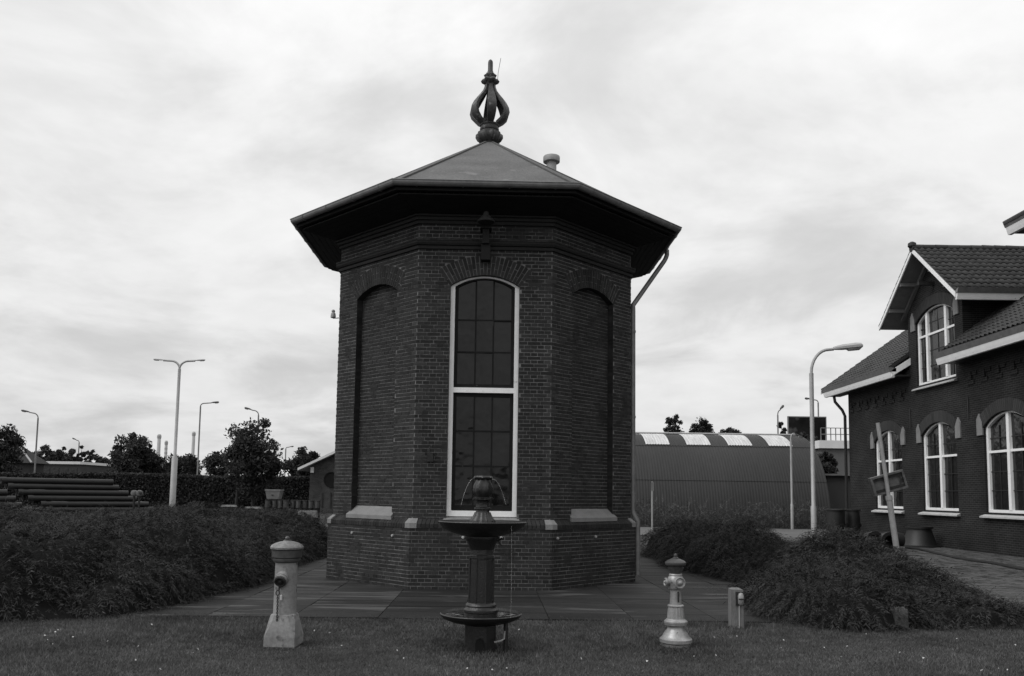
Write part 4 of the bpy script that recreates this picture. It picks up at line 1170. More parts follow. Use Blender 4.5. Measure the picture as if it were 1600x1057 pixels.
# ------------------------------------------------------------------ leaning pole with a metal sign
pb = at(1408, 900, 17.0); pb.z = -.05; pt = at(1371.5, 661, 17.0); pm_ = pb.lerp(pt, .52)
lp = thing('leaning_pole', pb, 'leaning grey pole carrying a rusty metal sign box, before the hall', 'pole')
d = (pt - pb).normalized()
MB().tube([pb, pm_], .058, 12).build('lower_tube', 'pole_paint', lp, True)
MB().tube([pm_ - d*.05, pt], .040, 12).build('upper_tube', 'pole_paint', lp, True)
MB().tube([pm_ - d*.06, pm_ + d*.03], .068, 12).build('clamp', 'vent_grey', lp, True)
sc_ = at(1387, 755, 17.10)
ax = (at(1413, 748, 17.1) - at(1362, 762, 17.1)); hwid = ax.length / 2; ax.normalize(); az = ax.cross(Vector((0, 1, 0))).normalized() * -1
if az.z < 0: az = -az
ay = az.cross(ax)
MS = Matrix(((ax.x, ay.x, az.x, sc_.x), (ax.y, ay.y, az.y, sc_.y), (ax.z, ay.z, az.z, sc_.z), (0,0,0,1)))
sg = MB().box(-hwid, hwid, -.02, .02, -.17, .17, MS).build('sign_panel', 'sign_metal', lp)
for (a0, a1, b0, b1) in ((-hwid, hwid, .15, .19), (-hwid, hwid, -.19, -.15), (-hwid, -hwid+.04, -.15, .15), (hwid-.04, hwid, -.15, .15)):
    MB().box(a0, a1, -.075, .045, b0, b1, MS).build('sign_rim', 'sign_metal', sg)
for z_ in (.115, -.115):
    MB().box(-hwid+.05, hwid-.05, -.05, -.021, z_-.025, z_+.025, MS).build('sign_rail', 'rusty_dark', sg)
# black hose on the road
hs_pts = [gp(x, y, .03) for x, y in ((1416, 856), (1436, 858.5), (1460, 864), (1490, 871), (1520, 876), (1550, 880), (1580, 886), (1605, 891), (1640, 899))]
tag(MB().tube(hs_pts, .045, 8).build('hose', 'rubber', None, True), 'black hose lying along the road in front of the brick hall', 'hose')
tag(MB().tube([gp(1385, 872, .05) + Vector((0,0,.0)), gp(1392, 874, .05) + Vector((0,0,.22)), gp(1402, 875, .05) + Vector((0,0,.30)), gp(1413, 876, .05) + Vector((0,0,.24)), gp(1421, 880, .05)], .02, 6).build('cable_loop', 'rubber', None, True), 'thin black cable looped over the foot of the leaning pole', 'cable')
# short marker post before the hut
mk = at(1019, 810, 36.0); mk.z = 0
mp = thing('marker_post', mk, 'thin white marker post with small plate in front of the hut', 'post')
MB().tube([(0,0,-.05),(0,0,2.15)], .035, 8).build('post', 'lamp_pole', mp, True, True)
MB().box(-.05, .07, -.05, -.036, 1.75, 2.12).build('plate', 'old_board', mp, False, True)

# ------------------------------------------------------------------ cast-iron pieces by the hall
def drum(loc, label, r=.36, h=.52, cone=1.0, group='iron drums stacked at the hall corner'):
    t_ = thing('iron_drum', loc, label, 'drum', group)
    MB().lathe([(r,0),(r,h*.94),(r*cone*.98,h)], 24, None).build('shell', 'pipe_iron', t_, True, True)
    MB().lathe([(r*1.02,.0),(r*1.16,.0),(r*1.16,.05),(r*1.02,.05)], 24, None, cap=False).build('flange', 'pipe_iron', t_, True, True)
    MB().lathe([(r*1.01,h-.05),(r*1.16,h-.05),(r*1.16,h-.001),(r*.7,h-.001)], 24, None, cap=False).build('flange', 'pipe_iron', t_, True, True)
    return t_
for px, Y, lv, lab in ((1305, 30.5, 0, 'left iron drum at the bottom of the pair by the hall corner'), (1306, 30.5, 1, 'left iron drum on top of the pair by the hall corner'),
                       (1332, 30.8, 0, 'right iron drum at the bottom, touching the hall corner downpipe'), (1332, 30.8, 1, 'right iron drum on top, touching the hall corner downpipe')):
    p = at(px, 800, Y)
    drum((p.x, Y, lv * .575), lab, .31 if px < 1320 else .26, .575)
def bellmouth(loc, label):
    t_ = thing('iron_bellmouth', loc, label, 'pipe fitting')
    MB().lathe([(.62,0),(.62,.05),(.54,.06),(.50,.12),(.40,.45),(.36,.58),(.36,.60)], 28).build('cone', 'pipe_iron', t_, True, True)
    MB().lathe([(.36,.60),(.42,.60),(.42,.66),(.30,.66),(.30,.55)], 28, cap=False).build('rim', 'pipe_iron', t_, True, True)
    return t_
p = gp(1441, 853); bellmouth((13.42, 27.6, 0), 'conical cast iron bellmouth standing against the hall wall')
def elbow(px, py, Y, label, r=.27):
    p = at(px, py, Y); p.z = r + .02
    t_ = thing('iron_elbow', (p.x, Y, 0), label, 'pipe fitting', 'flanged pipe bends lying before the hall')
    pts = [Vector((p.x, Y, r + .02)) + Vector((math.sin(a)*.0 + .55*(1-math.cos(a)), .65*math.sin(a), 0)) for a in [PI/2*i/8 for i in range(9)]]
    MB().tube([pts[0] - Vector((0,.25,0))] + pts + [pts[-1] + Vector((.25,0,0))], r * .78, 16, False).build('bend', 'pipe_iron', t_, True)
    o = pts[0] - Vector((0, .25, 0))
    M = Matrix.Translation(o) @ Matrix.Rotation(PI/2, 4, 'X')
    MB().lathe([(r*.62,-.02),(r*.62,.05),(r*1.0,.05),(r*1.0,-.02),(r*.75,-.02)], 20, M, cap=False).build('flange', 'pipe_iron', t_, True)
    return t_
elbow(1361, 838, 26.0, 'flanged iron pipe bend, the left one left of the leaning pole')
elbow(1384, 840, 25.6, 'flanged iron pipe bend, the right one just left of the leaning pole')

# ------------------------------------------------------------------ stacked pipes on the left
PA = math.radians(40); pd = Vector((math.cos(PA), math.sin(PA), 0)); pq = Vector((math.sin(PA), -math.cos(PA), 0))
pb_ = MB()
PR = .145
def pipe_mesh(L):
    b = MB()
    M = Matrix.Rotation(PI/2, 4, 'Y')
    b.lathe([(PR*.82,.02),(PR*.82,0),(PR*1.12,0),(PR*1.12,.22),(PR*.98,.26),(PR*.98,L),(PR*.84,L),(PR*.84,L-.3),(PR*.80,.30),(PR*.82,.02)], 18, M, cap=False)
    me = bpy.data.meshes.new('iron_pipe'); me.from_pydata(b.v, [], b.f); me.materials.append(MATS['pipe_iron'])
    me.polygons.foreach_set('use_smooth', [True]*len(me.polygons)); me.set_sharp_from_angle(angle=math.radians(40))
    return me
pm6 = pipe_mesh(5.0)
mk_me = MB().box(.35, 1.05, -.07, .07, PR*.93, PR*1.0).v
def add_pipe(p, label, group, mark=False, ang=PA, me=pm6):
    o = bpy.data.objects.new('iron_pipe', me); col.objects.link(o); o.location = p
    o.rotation_euler = (0, 0, ang + random.uniform(-.012, .012)); tag(o, label, 'pipe', group)
    if mark:
        m_ = MB().box(.45, 1.15, -.06, .03, PR*.90, PR*1.01); c = m_.build('painted_mark', 'pipe_mark', o, False, True); c.location = (0,0,0)
    return o
ordn = ['bottom', 'second', 'third', 'fourth', 'fifth', 'sixth', 'topmost']
front0 = at(92, 800, 41.0); front0.z = 0
for lay in range(7):
    n = 7 - lay if lay < 6 else 2
    for i in range(n):
        p = front0 - pq * (PR * 2.2 * i + PR * 1.1 * lay) + Vector((0, 0, PR * 1.1 + lay * PR * 1.95)) + pd * random.uniform(-.15, .15)
        # drag the upper layers back a little, as they lie
        p = p - pd * .42 * lay
        add_pipe(p, (f'frontmost long iron pipe in the {ordn[lay]} layer of the stack behind the left hedge' if i == 0 else f'long iron pipe lying behind the frontmost in the {ordn[lay]} layer beyond the left hedge'), f'pipes in the {ordn[lay]} layer of the right-hand stack', mark=(i == 0 and lay in (2, 4)))
front1 = at(60, 800, 37.5); front1.z = 0
for lay in range(5):
    for i in range(5 - lay):
        p = front1 - pq * (PR * 2.2 * i + PR * 1.1 * lay) + Vector((0, 0, PR * 1.1 + lay * PR * 1.95)) - pd * (5.0 + .25 * lay + random.uniform(0, .2))
        add_pipe(p, (f'frontmost iron pipe in the {ordn[lay]} layer of the stack at the left picture edge' if i == 0 else f'iron pipe lying behind the frontmost in the {ordn[lay]} layer at the left picture edge'), f'pipes in the {ordn[lay]} layer of the left-hand stack', mark=(i == 0 and lay == 1))
# valves, box, rail posts and light slabs beyond the left hedge
for i, (px, lab) in enumerate(((209, 'left'), (217, 'right'))):
    p = at(px, 790, 40.0); 
    v = thing('valve_spindle', (p.x, 40.0, 0), f'{lab} one of two mushroom-headed iron valves beyond the hedge', 'valve', 'pair of valves beyond the hedge')
    MB().lathe([(.05,0),(.05,1.2)], 10).build('spindle', 'pipe_iron', v, True, True)
    MB().lathe([(.02,1.15),(.14,1.22),(.17,1.32),(.14,1.42),(.05,1.47)], 14).build('head', 'sign_metal', v, True, True)
p = at(428, 790, 44)
bx_ = thing('skip_box', (p.x, 44, 0), 'small pale tapered box standing on dark barrels beyond the left hedge', 'box')
MB().hexa([(-.30,-.3,1.10),(.30,-.3,1.10),(.30,.3,1.10),(-.30,.3,1.10),(-.38,-.35,1.52),(.38,-.35,1.52),(.38,.35,1.52),(-.38,.35,1.52)]).build('body', 'old_board', bx_, False, True)
MB().box(-.40, .40, -.37, .37, 1.52, 1.60).build('rim', 'old_board', bx_, False, True)
MB().box(-.05, .05, -.36, -.33, 1.28, 1.33).build('handle', 'rusty_dark', bx_, False, True)
for i in range(9):
    px = 419 + i * 9.6
    p = at(px, 790, 43.2)
    bt = thing('oil_barrel', (p.x, 43.2 + random.uniform(-.1, .1), 0), f"{['leftmost','second','third','fourth','fifth','sixth','seventh','eighth','ninth'][i]} {'from the left ' if i else ''}dark upright barrel in the row beyond the left hedge", 'barrel', 'row of dark barrels beyond the left hedge')
    MB().lathe([(.145,0),(.145,.3),(.155,.32),(.145,.34),(.145,.66),(.155,.68),(.145,.70),(.145,1.03),(.13,1.05)], 14).build('drum_body', 'pipe_iron' if i % 3 else 'rusty_dark', bt, True, True)
    MB().lathe([(.15,1.02),(.16,1.03),(.16,1.06),(.13,1.065)], 14).build('rim', 'rusty_dark', bt, True, True)
for (px, py, w, Y, lab) in ((481, 800, .95, 41, 'pale stone trough end at the right, beyond the left hedge by the tower'), (358, 791, .8, 46, 'low pale slab lying beyond the left hedge, left of the barrels'), (396, 794, .9, 45, 'low pale plank lying beside the dark barrels')):
    p = at(px, py, Y); z1 = p.z + .06
    t_ = thing('concrete_block', (p.x, Y, 0), lab, 'block')
    hh = .34 if px == 481 else .10
    MB().hexa([(-w/2,-.2,z1-hh),(w/2,-.2,z1-hh),(w/2,.2,z1-hh),(-w/2,.2,z1-hh),(-w/2+.06,-.16,z1),(w/2-.06,-.16,z1),(w/2-.06,.16,z1),(-w/2+.06,.16,z1)]).build('slab', 'old_board', t_, False, True)
    MB().box(-w/2+.1, w/2-.1, -.15, .15, 0, z1-hh-.002).build('stack_below', 'rusty_dark', t_, False, True)

# ------------------------------------------------------------------ far buildings, chimneys, billboard
sh = thing('gabled_shed', (-17.5, 62, 0), 'small grey brick gabled shed with round window behind the tower', 'building')
p0 = at(483, 780, 60.0); pk = at(540, 700, 60.0)
X0, XP = p0.x, at(545, 705, 60.0).x; XQ = XP + (XP - X0)
zE, zP = at(483, 728, 60).z, at(545, 700, 60).z
gm = MB(); gm.add([(X0,60,0),(XQ,60,0),(XQ,60,zE),(XP,60,zP),(X0,60,zE)] + [(X0,70,0),(XQ,70,0),(XQ,70,zE),(XP,70,zP),(X0,70,zE)], [(0,1,2,3,4),(9,8,7,6,5),(0,5,6,1),(1,6,7,2),(4,9,5,0)])
gm.build('wall', 'shed_brick', sh)
for s, xa in ((1, X0), (-1, XQ)):
    e = xa - s * .75; sl_ = (zP - zE) / abs(XP - xa); ze = zE - .75 * sl_
    MB().hexa([(e,59.4,ze), (XP,59.4,zP), (XP,70.4,zP), (e,70.4,ze), (e,59.4,ze+.18), (XP,59.4,zP+.18), (XP,70.4,zP+.18), (e,70.4,ze+.18)]).build('roof_slope', 'far_roof_white', sh)
rw = at(518, 750, 59.97)
MB().lathe([(.001,0),(.50,0),(.50,.04),(.56,.04),(.56,-.03),(.50,-.03)], 28, Matrix.Translation(rw) @ Matrix.Rotation(PI/2, 4, 'X'), cap=False).build('round_window', 'room_dark', sh)
MB().box(X0 + .05, X0 + .28, 59.9, 59.98, zE - .5, zE - .1).build('corner_bracket', 'far_roof_white', sh)
for dx in (.9, 1.5):
    MB().box(X0 + dx, X0 + dx + .07, 59.93, 59.98, zE - 3.0, zE - 1.9).build('wall_slot', 'rusty_dark', sh)

def boxhouse(x0, x1, Y, py_top, depth, label, wallm, roofm, par_h, rail=False, wins=0):
    a = at(x0, py_top, Y); c = at(x1, py_top, Y)
    t_ = thing('flat_roofed_building', ((a.x + c.x)/2, Y, 0), label, 'building')
    zt = (a.z + c.z)/2
    MB().box(a.x, c.x, Y, Y + depth, -.1, zt - par_h).build('wall', wallm, t_)
    MB().box(a.x - .25, c.x + .25, Y - .25, Y + depth, zt - par_h, zt).build('roof_edge', roofm, t_)
    for i in range(wins):
        u = a.x + (c.x - a.x) * (i + .5) / wins
        MB().box(u - (c.x-a.x)/wins*.32, u + (c.x-a.x)/wins*.32, Y - .05, Y - .003, zt*.45, zt - par_h - .5).build('window', 'glass_far', t_)
    if rail:
        n = 8
        for i in range(n + 1):
            u = a.x + (c.x - a.x) * i / n
            MB().box(u - .03, u + .03, Y, Y + .06, zt + .002, zt + 1.0).build('rail_post', 'lamp_pole_far', t_)
        for zz in (.5, 1.0):
            MB().box(a.x, c.x, Y - .03, Y - .002, zt + zz - .03, zt + zz + .03).build('rail', 'lamp_pole_far', t_)
    return t_
boxhouse(25, 124, 110, 721, 12, 'far low building with white roof edge, at the left picture edge', 'far_wall_dark', 'far_roof_white', .35, wins=7)
boxhouse(183, 240, 120, 726, 8, 'far white building glimpsed between the trees on the left', 'far_wall_dark', 'far_roof_white', .5, wins=3)
boxhouse(1283, 1345, 66, 689, 10, 'grey flat-roofed block with white parapet and railing, beside the hall', 'far_wall', 'far_roof_white', .62, rail=True, wins=0)
boxhouse(1292, 1345, 47, 741, 6, 'low dark shed with pale coping between hut and hall', 'far_wall_dark', 'old_board', .10)
barn = thing('barn', (-60, 92, 0), 'dark steep-roofed barn behind the trees at the left edge', 'building')
a = at(-60, 655, 92); c = at(52, 724, 92); zl = a.z + 1.0
MB().box(a.x, c.x - .5, 92, 95, 0, c.z).build('wall', 'far_roof_dark', barn)
xm_ = at(14, 690, 92).x; zr_ = at(14, 690, 92).z
MB().add([(a.x,91.6,c.z),(c.x,91.6,c.z),(xm_,93.4,zr_),(a.x,93.4,zr_),(a.x,95.4,c.z),(c.x,95.4,c.z)], [(0,1,2,3),(1,5,2),(3,2,5,4)]).build('roof_slope', 'far_roof_dark', barn)
MB().tube([(c.x + .1, 91.5, c.z + .05), (xm_, 93.3, zr_ + .08)], .10, 6).build('verge_board', 'vent_grey', barn)
for px, pyt, w, lab, bands in ((249, 679, 5.2, 'tall plain chimney on the left horizon, left of two', 0), (260, 689, 4.2, 'shorter banded chimney on the left horizon behind the double-armed lamp', 5), (303, 675, 4.6, 'tall pale chimney on the left horizon beside the single far lamp', 0)):
    Y = 600
    p = at(px, pyt, Y); r = w / FOC * Y / 2
    ch = thing('chimney_stack', (p.x, Y, 0), lab, 'chimney')
    MB().lathe([(r*1.25,0),(r*1.05,p.z*.6),(r,p.z-1.5),(r*.9,p.z)], 18).build('shaft', 'chimney', ch, True, True)
    MB().lathe([(r*1.1,p.z-3),(r*1.22,p.z-2.6),(r*1.22,p.z-.8),(r*1.0,p.z-.6)], 18, cap=False).build('head', 'chimney_band', ch, True, True)
    for i in range(bands):
        z = p.z - 5 - i * 3.2
        MB().lathe([(r*1.03,z),(r*1.10,z),(r*1.10,z-1.4),(r*1.03,z-1.4)], 18, cap=False).build('band', 'chimney_band', ch, True, True)
# billboard
Yb = 72
a, c = at(1232, 652, Yb), at(1291, 700, Yb)
bb = thing('billboard', ((a.x + c.x)/2, Yb, 0), 'dark billboard behind the tall pale lamp and the hut end', 'billboard')
MB().box(a.x, c.x, Yb, Yb + .15, c.z - .6, a.z).build('panel', 'billboard', bb)
for x in (a.x + .5, c.x - .5): MB().box(x - .1, x + .1, Yb + .16, Yb + .36, 0, a.z - .3).build('post', 'rusty_dark', bb)
for (x0, x1, z0, z1) in ((a.x-.06, c.x+.06, a.z, a.z+.08), (a.x-.06, a.x, c.z-.6, a.z), (c.x, c.x+.06, c.z-.6, a.z)):
    MB().box(x0, x1, Yb-.03, Yb+.18, z0, z1).build('frame', 'lamp_pole_far', bb)

# ------------------------------------------------------------------ vegetation
def fourier(seed, n=14, smin=.5, smax=3.0):
    r = np.random.default_rng(seed)
    k = r.uniform(smin, smax, (n, 1)) * np.stack([np.cos(t := r.uniform(0, 2*PI, n)), np.sin(t)], 1)
    ph = r.uniform(0, 2*PI, n); am = 1 / np.linalg.norm(k, axis=1) ** .7; am /= np.sqrt((am**2).sum() / 2)
    return lambda x, y: sum(am[i] * np.sin(k[i,0]*x + k[i,1]*y + ph[i]) for i in range(n))
def rot_basis(d):
    up = np.zeros_like(d); up[:,2] = 1
    s = np.cross(d, up); s /= np.linalg.norm(s, axis=1, keepdims=True) + 1e-9
    return s
def sprays(P, D, L, W, droop, seg=5, rg=rng):
    # arching leafy twigs: a stem bent by its weight, a leaflet to each side of every node
    n = len(P); S = rot_basis(D)
    tw = rg.uniform(-.7, .7, (n,1)); U = np.cross(S, D); S = S*np.cos(tw) + U*np.sin(tw)
    out = []
    for j in range(seg):
        t = (j + .15) / seg; t2 = (j + 1.25) / seg
        pj = P + D * (L*t)[:,None]; pj[:,2] -= droop * t*t * L
        pk = P + D * (L*min(t2,1.06))[:,None]; pk[:,2] -= droop * min(t2,1.06)**2 * L
        wj = W * (1 - .55*t)
        for s in (-1, 1):
            tip = pk + S * (s * wj * rg.uniform(.6, 1.25, n))[:,None]; tip[:,2] += rg.uniform(-.012, .02, n)
            mid = pj + (pk - pj)*.45
            out.append(np.stack([pj, tip, mid + S*(s*.003)], 1))
    return np.concatenate(out, 0)
def heightfield_shrub(name, label, hfun, xr, yr, density, seed, L=(.12,.30), step=.16, cam_side=True, cat='hedge', group=None):
    r = np.random.default_rng(seed)
    t_ = thing(name, ((xr[0]+xr[1])/2, (yr[0]+yr[1])/2, 0), label, cat, group)
    xs = np.arange(xr[0], xr[1] + step, step); ys = np.arange(yr[0], yr[1] + step, step)
    XX, YY = np.meshgrid(xs, ys); H = hfun(XX, YY)
    b = MB(); idx = {}
    for i in range(len(ys)):
        for j in range(len(xs)):
            idx[i,j] = len(b.v); b.v.append((xs[j], ys[i], max(H[i,j] - .13, -.06)))
    for i in range(len(ys)-1):
        for j in range(len(xs)-1):
            if max(H[i,j], H[i+1,j], H[i,j+1], H[i+1,j+1]) > .02:
                b.f.append((idx[i,j], idx[i,j+1], idx[i+1,j+1], idx[i+1,j]))
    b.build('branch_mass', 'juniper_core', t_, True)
    n = int((xr[1]-xr[0]) * (yr[1]-yr[0]) * density)
    x = r.uniform(xr[0], xr[1], n); y = r.uniform(yr[0], yr[1], n)
    e = .08
    h = hfun(x, y); gx = (hfun(x+e, y) - hfun(x-e, y)) / (2*e); gy = (hfun(x, y+e) - hfun(x, y-e)) / (2*e)
    keep = h > .05
    # steeper places get more twigs, seen faces first
    extra = np.clip(np.sqrt(1 + gx*gx + gy*gy) / 2.0, .3, 1)
    keep &= r.uniform(0, 1, n) < extra
    x, y, h, gx, gy = x[keep], y[keep], h[keep], gx[keep], gy[keep]; n = len(x)
    N = np.stack([-gx, -gy, np.ones(n)], 1); N /= np.linalg.norm(N, axis=1, keepdims=True)
    P = np.stack([x, y, h - .07 + r.uniform(-.05, .05, n)], 1)
    swirl = fourier(seed + 5, 10, .8, 3.5)(x, y)
    D = N * .55 + np.stack([np.cos(swirl*2), np.sin(swirl*2), np.zeros(n)], 1) * .45 + np.stack([-gx, -gy, np.zeros(n)], 1) * .28 + r.normal(0, .24, (n,3))
    D /= np.linalg.norm(D, axis=1, keepdims=True)
    ls_ = r.uniform(L[0], L[1], n); stray = r.uniform(0, 1, n) < .012; ls_ = np.where(stray, ls_*1.7, ls_)
    V = sprays(P, D, ls_, r.uniform(.026, .066, n), r.uniform(.4, 1.1, n), 6, r)
    o = tri_mesh('foliage', V, 'juniper', t_)
    return t_
def sst(t): t = np.clip(t, 0, 1); return t*t*(3-2*t)
def edge_round(d, w): q = np.clip(d / w, 0, 1); return np.sqrt(np.clip(1 - (1-q)**2, 0, 1))
nL1, nL2, nL3 = fourier(11, 14, .5, 2.0), fourier(12, 14, 2.0, 5.0), fourier(15, 12, 5, 11)
def h_left(x, y):
    ex = -4.42 - .75*np.exp(-(y - 9.7)/1.1) + .16*nL1(y*1.0, y*.3) ; d1 = ex - x
    d2 = y - (9.75 + .22*nL1(x, x*.2)) ; d3 = 22.6 - y
    h = (1.02 - .16*sst((-x - 6.5)/4.0)) * edge_round(d1, 1.9) * edge_round(d2, 1.5)**.9 * edge_round(d3, 1.0)
    return np.where((d1 > 0) & (d2 > 0) & (d3 > 0), np.clip(h + .07*nL1(x, y) + .09*nL2(x, y) + .065*nL3(x, y), .0, 1.3), 0) * sst((np.minimum(d1, d2))/.25)
heightfield_shrub('juniper_hedge', 'wide dark spreading juniper hedge filling the left foreground beside the paving', h_left, (-14.5, -4.1), (9.3, 22.7), 620, 3, L=(.16, .42))
nR1, nR2 = fourier(21, 14, .5, 2.2), fourier(22, 14, 2.0, 5.0)
def h_right_far(x, y):
    xl = 3.55 + .15*nR1(y, y*.2); xr_ = 6.7 + .3*nR1(y*1.1, 3.0)
    d = np.minimum(x - xl, xr_ - x); d2 = np.minimum(y - 15.2, 22.4 - y)
    h = .90 * edge_round(x - xl, 1.1) * (.12 + .88*sst((xr_ - x)/1.9)) * edge_round(d2, 1.0)
    return np.where((d > 0) & (d2 > 0), np.clip(h + .05*nR1(x, y) + .06*nR2(x, y), 0, 1.2), 0) * sst(np.minimum(d, d2)/.25)
heightfield_shrub('juniper_hedge', 'dark juniper hedge right of the tower, in front of the corrugated hut', h_right_far, (3.0, 7.4), (15.0, 22.6), 620, 31, L=(.16, .40))
def h_right_near(x, y):
    xl = 3.62 + .2*nR1(y*1.2, 1.0) + np.clip(y - 12.2, 0, 3)*.12; xr_ = 7.25 + .15*nR1(y, 4.0)
    yf = 10.15 + .12*nR1(x*1.3, 2.0); d = np.minimum(x - xl, xr_ - x); d2 = np.minimum(y - yf, 15.3 - y)
    body = .50 + .58*np.exp(-((x-5.15)**2/.42 + (y-13.9)**2/1.5)) + .14*np.exp(-((x-5.9)**2/.6 + (y-12.6)**2/.8)) - .42*np.clip(x-5.85,0,2)
    h = np.clip(body, .06, 2) * edge_round(d, 1.2) * edge_round(d2, 1.4)
    return np.where((d > 0) & (d2 > 0), np.clip(h + .06*nR1(x, y) + .075*nR2(x, y), 0, 1.3), 0) * sst(np.minimum(d, d2)/.25)
heightfield_shrub('juniper_hedge', 'low sprawling juniper mound at the right front, beside the paved road', h_right_near, (3.1, 7.7), (9.9, 15.4), 880, 41, L=(.16, .42))
def h_strip(x, y):
    d = np.minimum(x - 7.0, 9.6 - x); d2 = np.minimum(y - 9.9, 11.0 - y)
    return np.where((d > 0) & (d2 > 0), (.10 + .03*nR2(x, y)) * edge_round(d, .4) * edge_round(d2, .5), 0)
heightfield_shrub('juniper_hedge', 'low fringe of ground cover at the right picture edge by the road', h_strip, (6.9, 9.8), (9.8, 11.5), 1500, 47, L=(.08, .18))

# twiggy light sprig sticking out above the right hedge
def weed_patch(name, label, pts, hgt, seed, m='weed', kind=True, w=(.02,.045), nper=26):
    r = np.random.default_rng(seed); Vs = []
    for (x, y, z) in pts:
        n = nper; P = np.tile(np.array([[x, y, z]]), (n,1)) + r.normal(0, .12, (n,3)) * np.array([1,1,.0])
        hh = hgt * r.uniform(.35, 1.0, n); P[:,2] = z + hh * r.uniform(.0, .75, n)
        D = np.stack([r.normal(0,.5,n), r.normal(0,.5,n), r.uniform(.2,1.0,n)], 1); D /= np.linalg.norm(D, axis=1, keepdims=True)
        Vs.append(sprays(P, D, hh * r.uniform(.3, .55, n), r.uniform(w[0], w[1], n), r.uniform(.1,.6,n), 4, r))
    o = tri_mesh(name, np.concatenate(Vs, 0), m)
    return o
r_ = random.Random(9)
o = weed_patch('tall_weeds', '', [(x + r_.uniform(-.3,.3), 41.9 + r_.uniform(-.5,.6), -.05) for x in np.arange(5.5, 15.9, .11)], 1.75, 61, w=(.05, .11), nper=20)
tag(o, 'tall weeds growing along the foot of the corrugated hut', 'weeds', kind='stuff')
sp1 = [at(px, py, 15.5) for px, py in ((1268,842),(1282,836),(1294,830),(1305,834),(1256,850),(1290,842),(1312,845))]
sb = thing('shrub', (sp1[1].x, 15.5, 0), 'light leafy twigs sticking up from the right hedge before the tall lamp', 'shrub')
b = MB()
for q in sp1: b.tube([(q.x*.995, 15.5, .2), (q.x, 15.5, q.z - .05)], .008, 5)
b.build('stem', 'bark', sb)
V = []
rr = np.random.default_rng(71)
for q in sp1:
    n = 26; P = np.array([[q.x, 15.5, q.z - .1]]) + rr.normal(0, .09, (n,3)); D = rr.normal(0, 1, (n,3)); D[:,2] = abs(D[:,2])*.6; D /= np.linalg.norm(D,axis=1,keepdims=True)
    V.append(sprays(P, D, rr.uniform(.08,.2,n), rr.uniform(.02,.035,n), rr.uniform(.1,.5,n), 4, rr))
tri_mesh('foliage', np.concatenate(V, 0), 'weed', sb)

# lawn grass
n = 330000
gx = rng.uniform(-8.8, 8.2, n); gy = 6.4 + (10.32 - 6.4) * rng.uniform(0, 1, n) ** .8
pat = fourier(81, 16, .6, 3.0)(gx, gy)
gh = (.024 + .010*np.clip(pat, -1, 1.6)) * rng.uniform(.5, 1.5, n)
for cxp, cyp in ((fp_.x, fp_.y), (hp.x, hp.y), (h2.x, h2.y), (pp.x, pp.y)):      # uncut tufts round the feet
    q = np.exp(-((gx-cxp)**2 + (gy-cyp)**2) / .12); gh *= 1 + .9*q
    rd_ = np.hypot((gx-cxp)/1.5, gy-cyp); gh = np.where((rd_ < .25) & (rng.uniform(0, 1, n) < .88*np.clip(1.25 - rd_/.25, 0, 1)**.5), -.003, gh)  # grass thinned where the painted contact-shadow patches lie
edge = np.exp(-((gy - 10.24)/.07)**2); gh *= 1 + .7*edge
ang = rng.uniform(0, 2*PI, n); wv = rng.uniform(.003, .0065, n)
ln = rng.normal(0, .55, (n,2)) * gh[:,None]
B0 = np.stack([gx - np.cos(ang)*wv, gy - np.sin(ang)*wv, np.full(n, -.004)], 1)
B1 = np.stack([gx + np.cos(ang)*wv, gy + np.sin(ang)*wv, np.full(n, -.004)], 1)
B2 = np.stack([gx + ln[:,0], gy + ln[:,1], gh], 1)
og = tri_mesh('lawn_grass', np.stack([B0, B1, B2], 1), 'grass')
tag(og, 'short mown lawn grass across the foreground', 'grass', kind='stuff')
for cxp, cyp, rr_ in ((fp_.x, fp_.y, .30), (hp.x, hp.y, .27), (h2.x, h2.y, .27), (pp.x, pp.y, .14)):      # bare earth coloured dark as painted contact shadow round the feet
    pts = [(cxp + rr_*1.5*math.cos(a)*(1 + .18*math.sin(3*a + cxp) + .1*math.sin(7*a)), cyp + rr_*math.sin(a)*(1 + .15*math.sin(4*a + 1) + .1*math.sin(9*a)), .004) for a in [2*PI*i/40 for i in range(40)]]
    MB().add(pts, [tuple(range(40))]).build('contact_shade_earth', 'contact_shade_soil', lawn)
# daisies and petals lying in the grass
b = MB(); rd = random.Random(33)
for px, py in [(113,997),(68,995),(75,990),(90,988),(93,985),(79,1001),(80,1008),(168,1003),(202,995),(216,1012),(231,1010),(235,977),(239,978),(300,1021),(305,1016),(217,1032),(253,1046),(493,986),(520,990),(539,1010),(633,1031),(616,1018),(812,985),(806,993),(730,1046),(768,1045),(772,1048),(788,1046),(1220,1001),(1222,1013),(1288,1013),(1325,1011),(1350,992),(1148,995),(1112,997),(1495,1000),(1530,1049),(1543,1053),(1565,1047),(1571,1047),(1585,1009),(1580,1003),(1409,1021),(1312,1029),(1086,1027),(1117,1026),(1010,1035),(905,1030),(1330,1054),(1440,1030)]:
    q = gp(px, py, .035)
    for k in range(1):
        x, y = q.x + rd.uniform(-.03,.03), q.y + rd.uniform(-.03,.03); s = rd.uniform(.006, .012); t0 = rd.uniform(0, 6)
        b.add([(x + s*math.cos(t0 + i*PI/3), y + s*math.sin(t0 + i*PI/3), .04 + rd.uniform(-.006, .012)) for i in range(6)] + [(x, y, .05)], [(i, (i+1)%6, 6) for i in range(6)])
tag(b.build('lawn_daisies', 'petal'), 'tiny white daisies scattered over the lawn', 'daisies', kind='stuff')
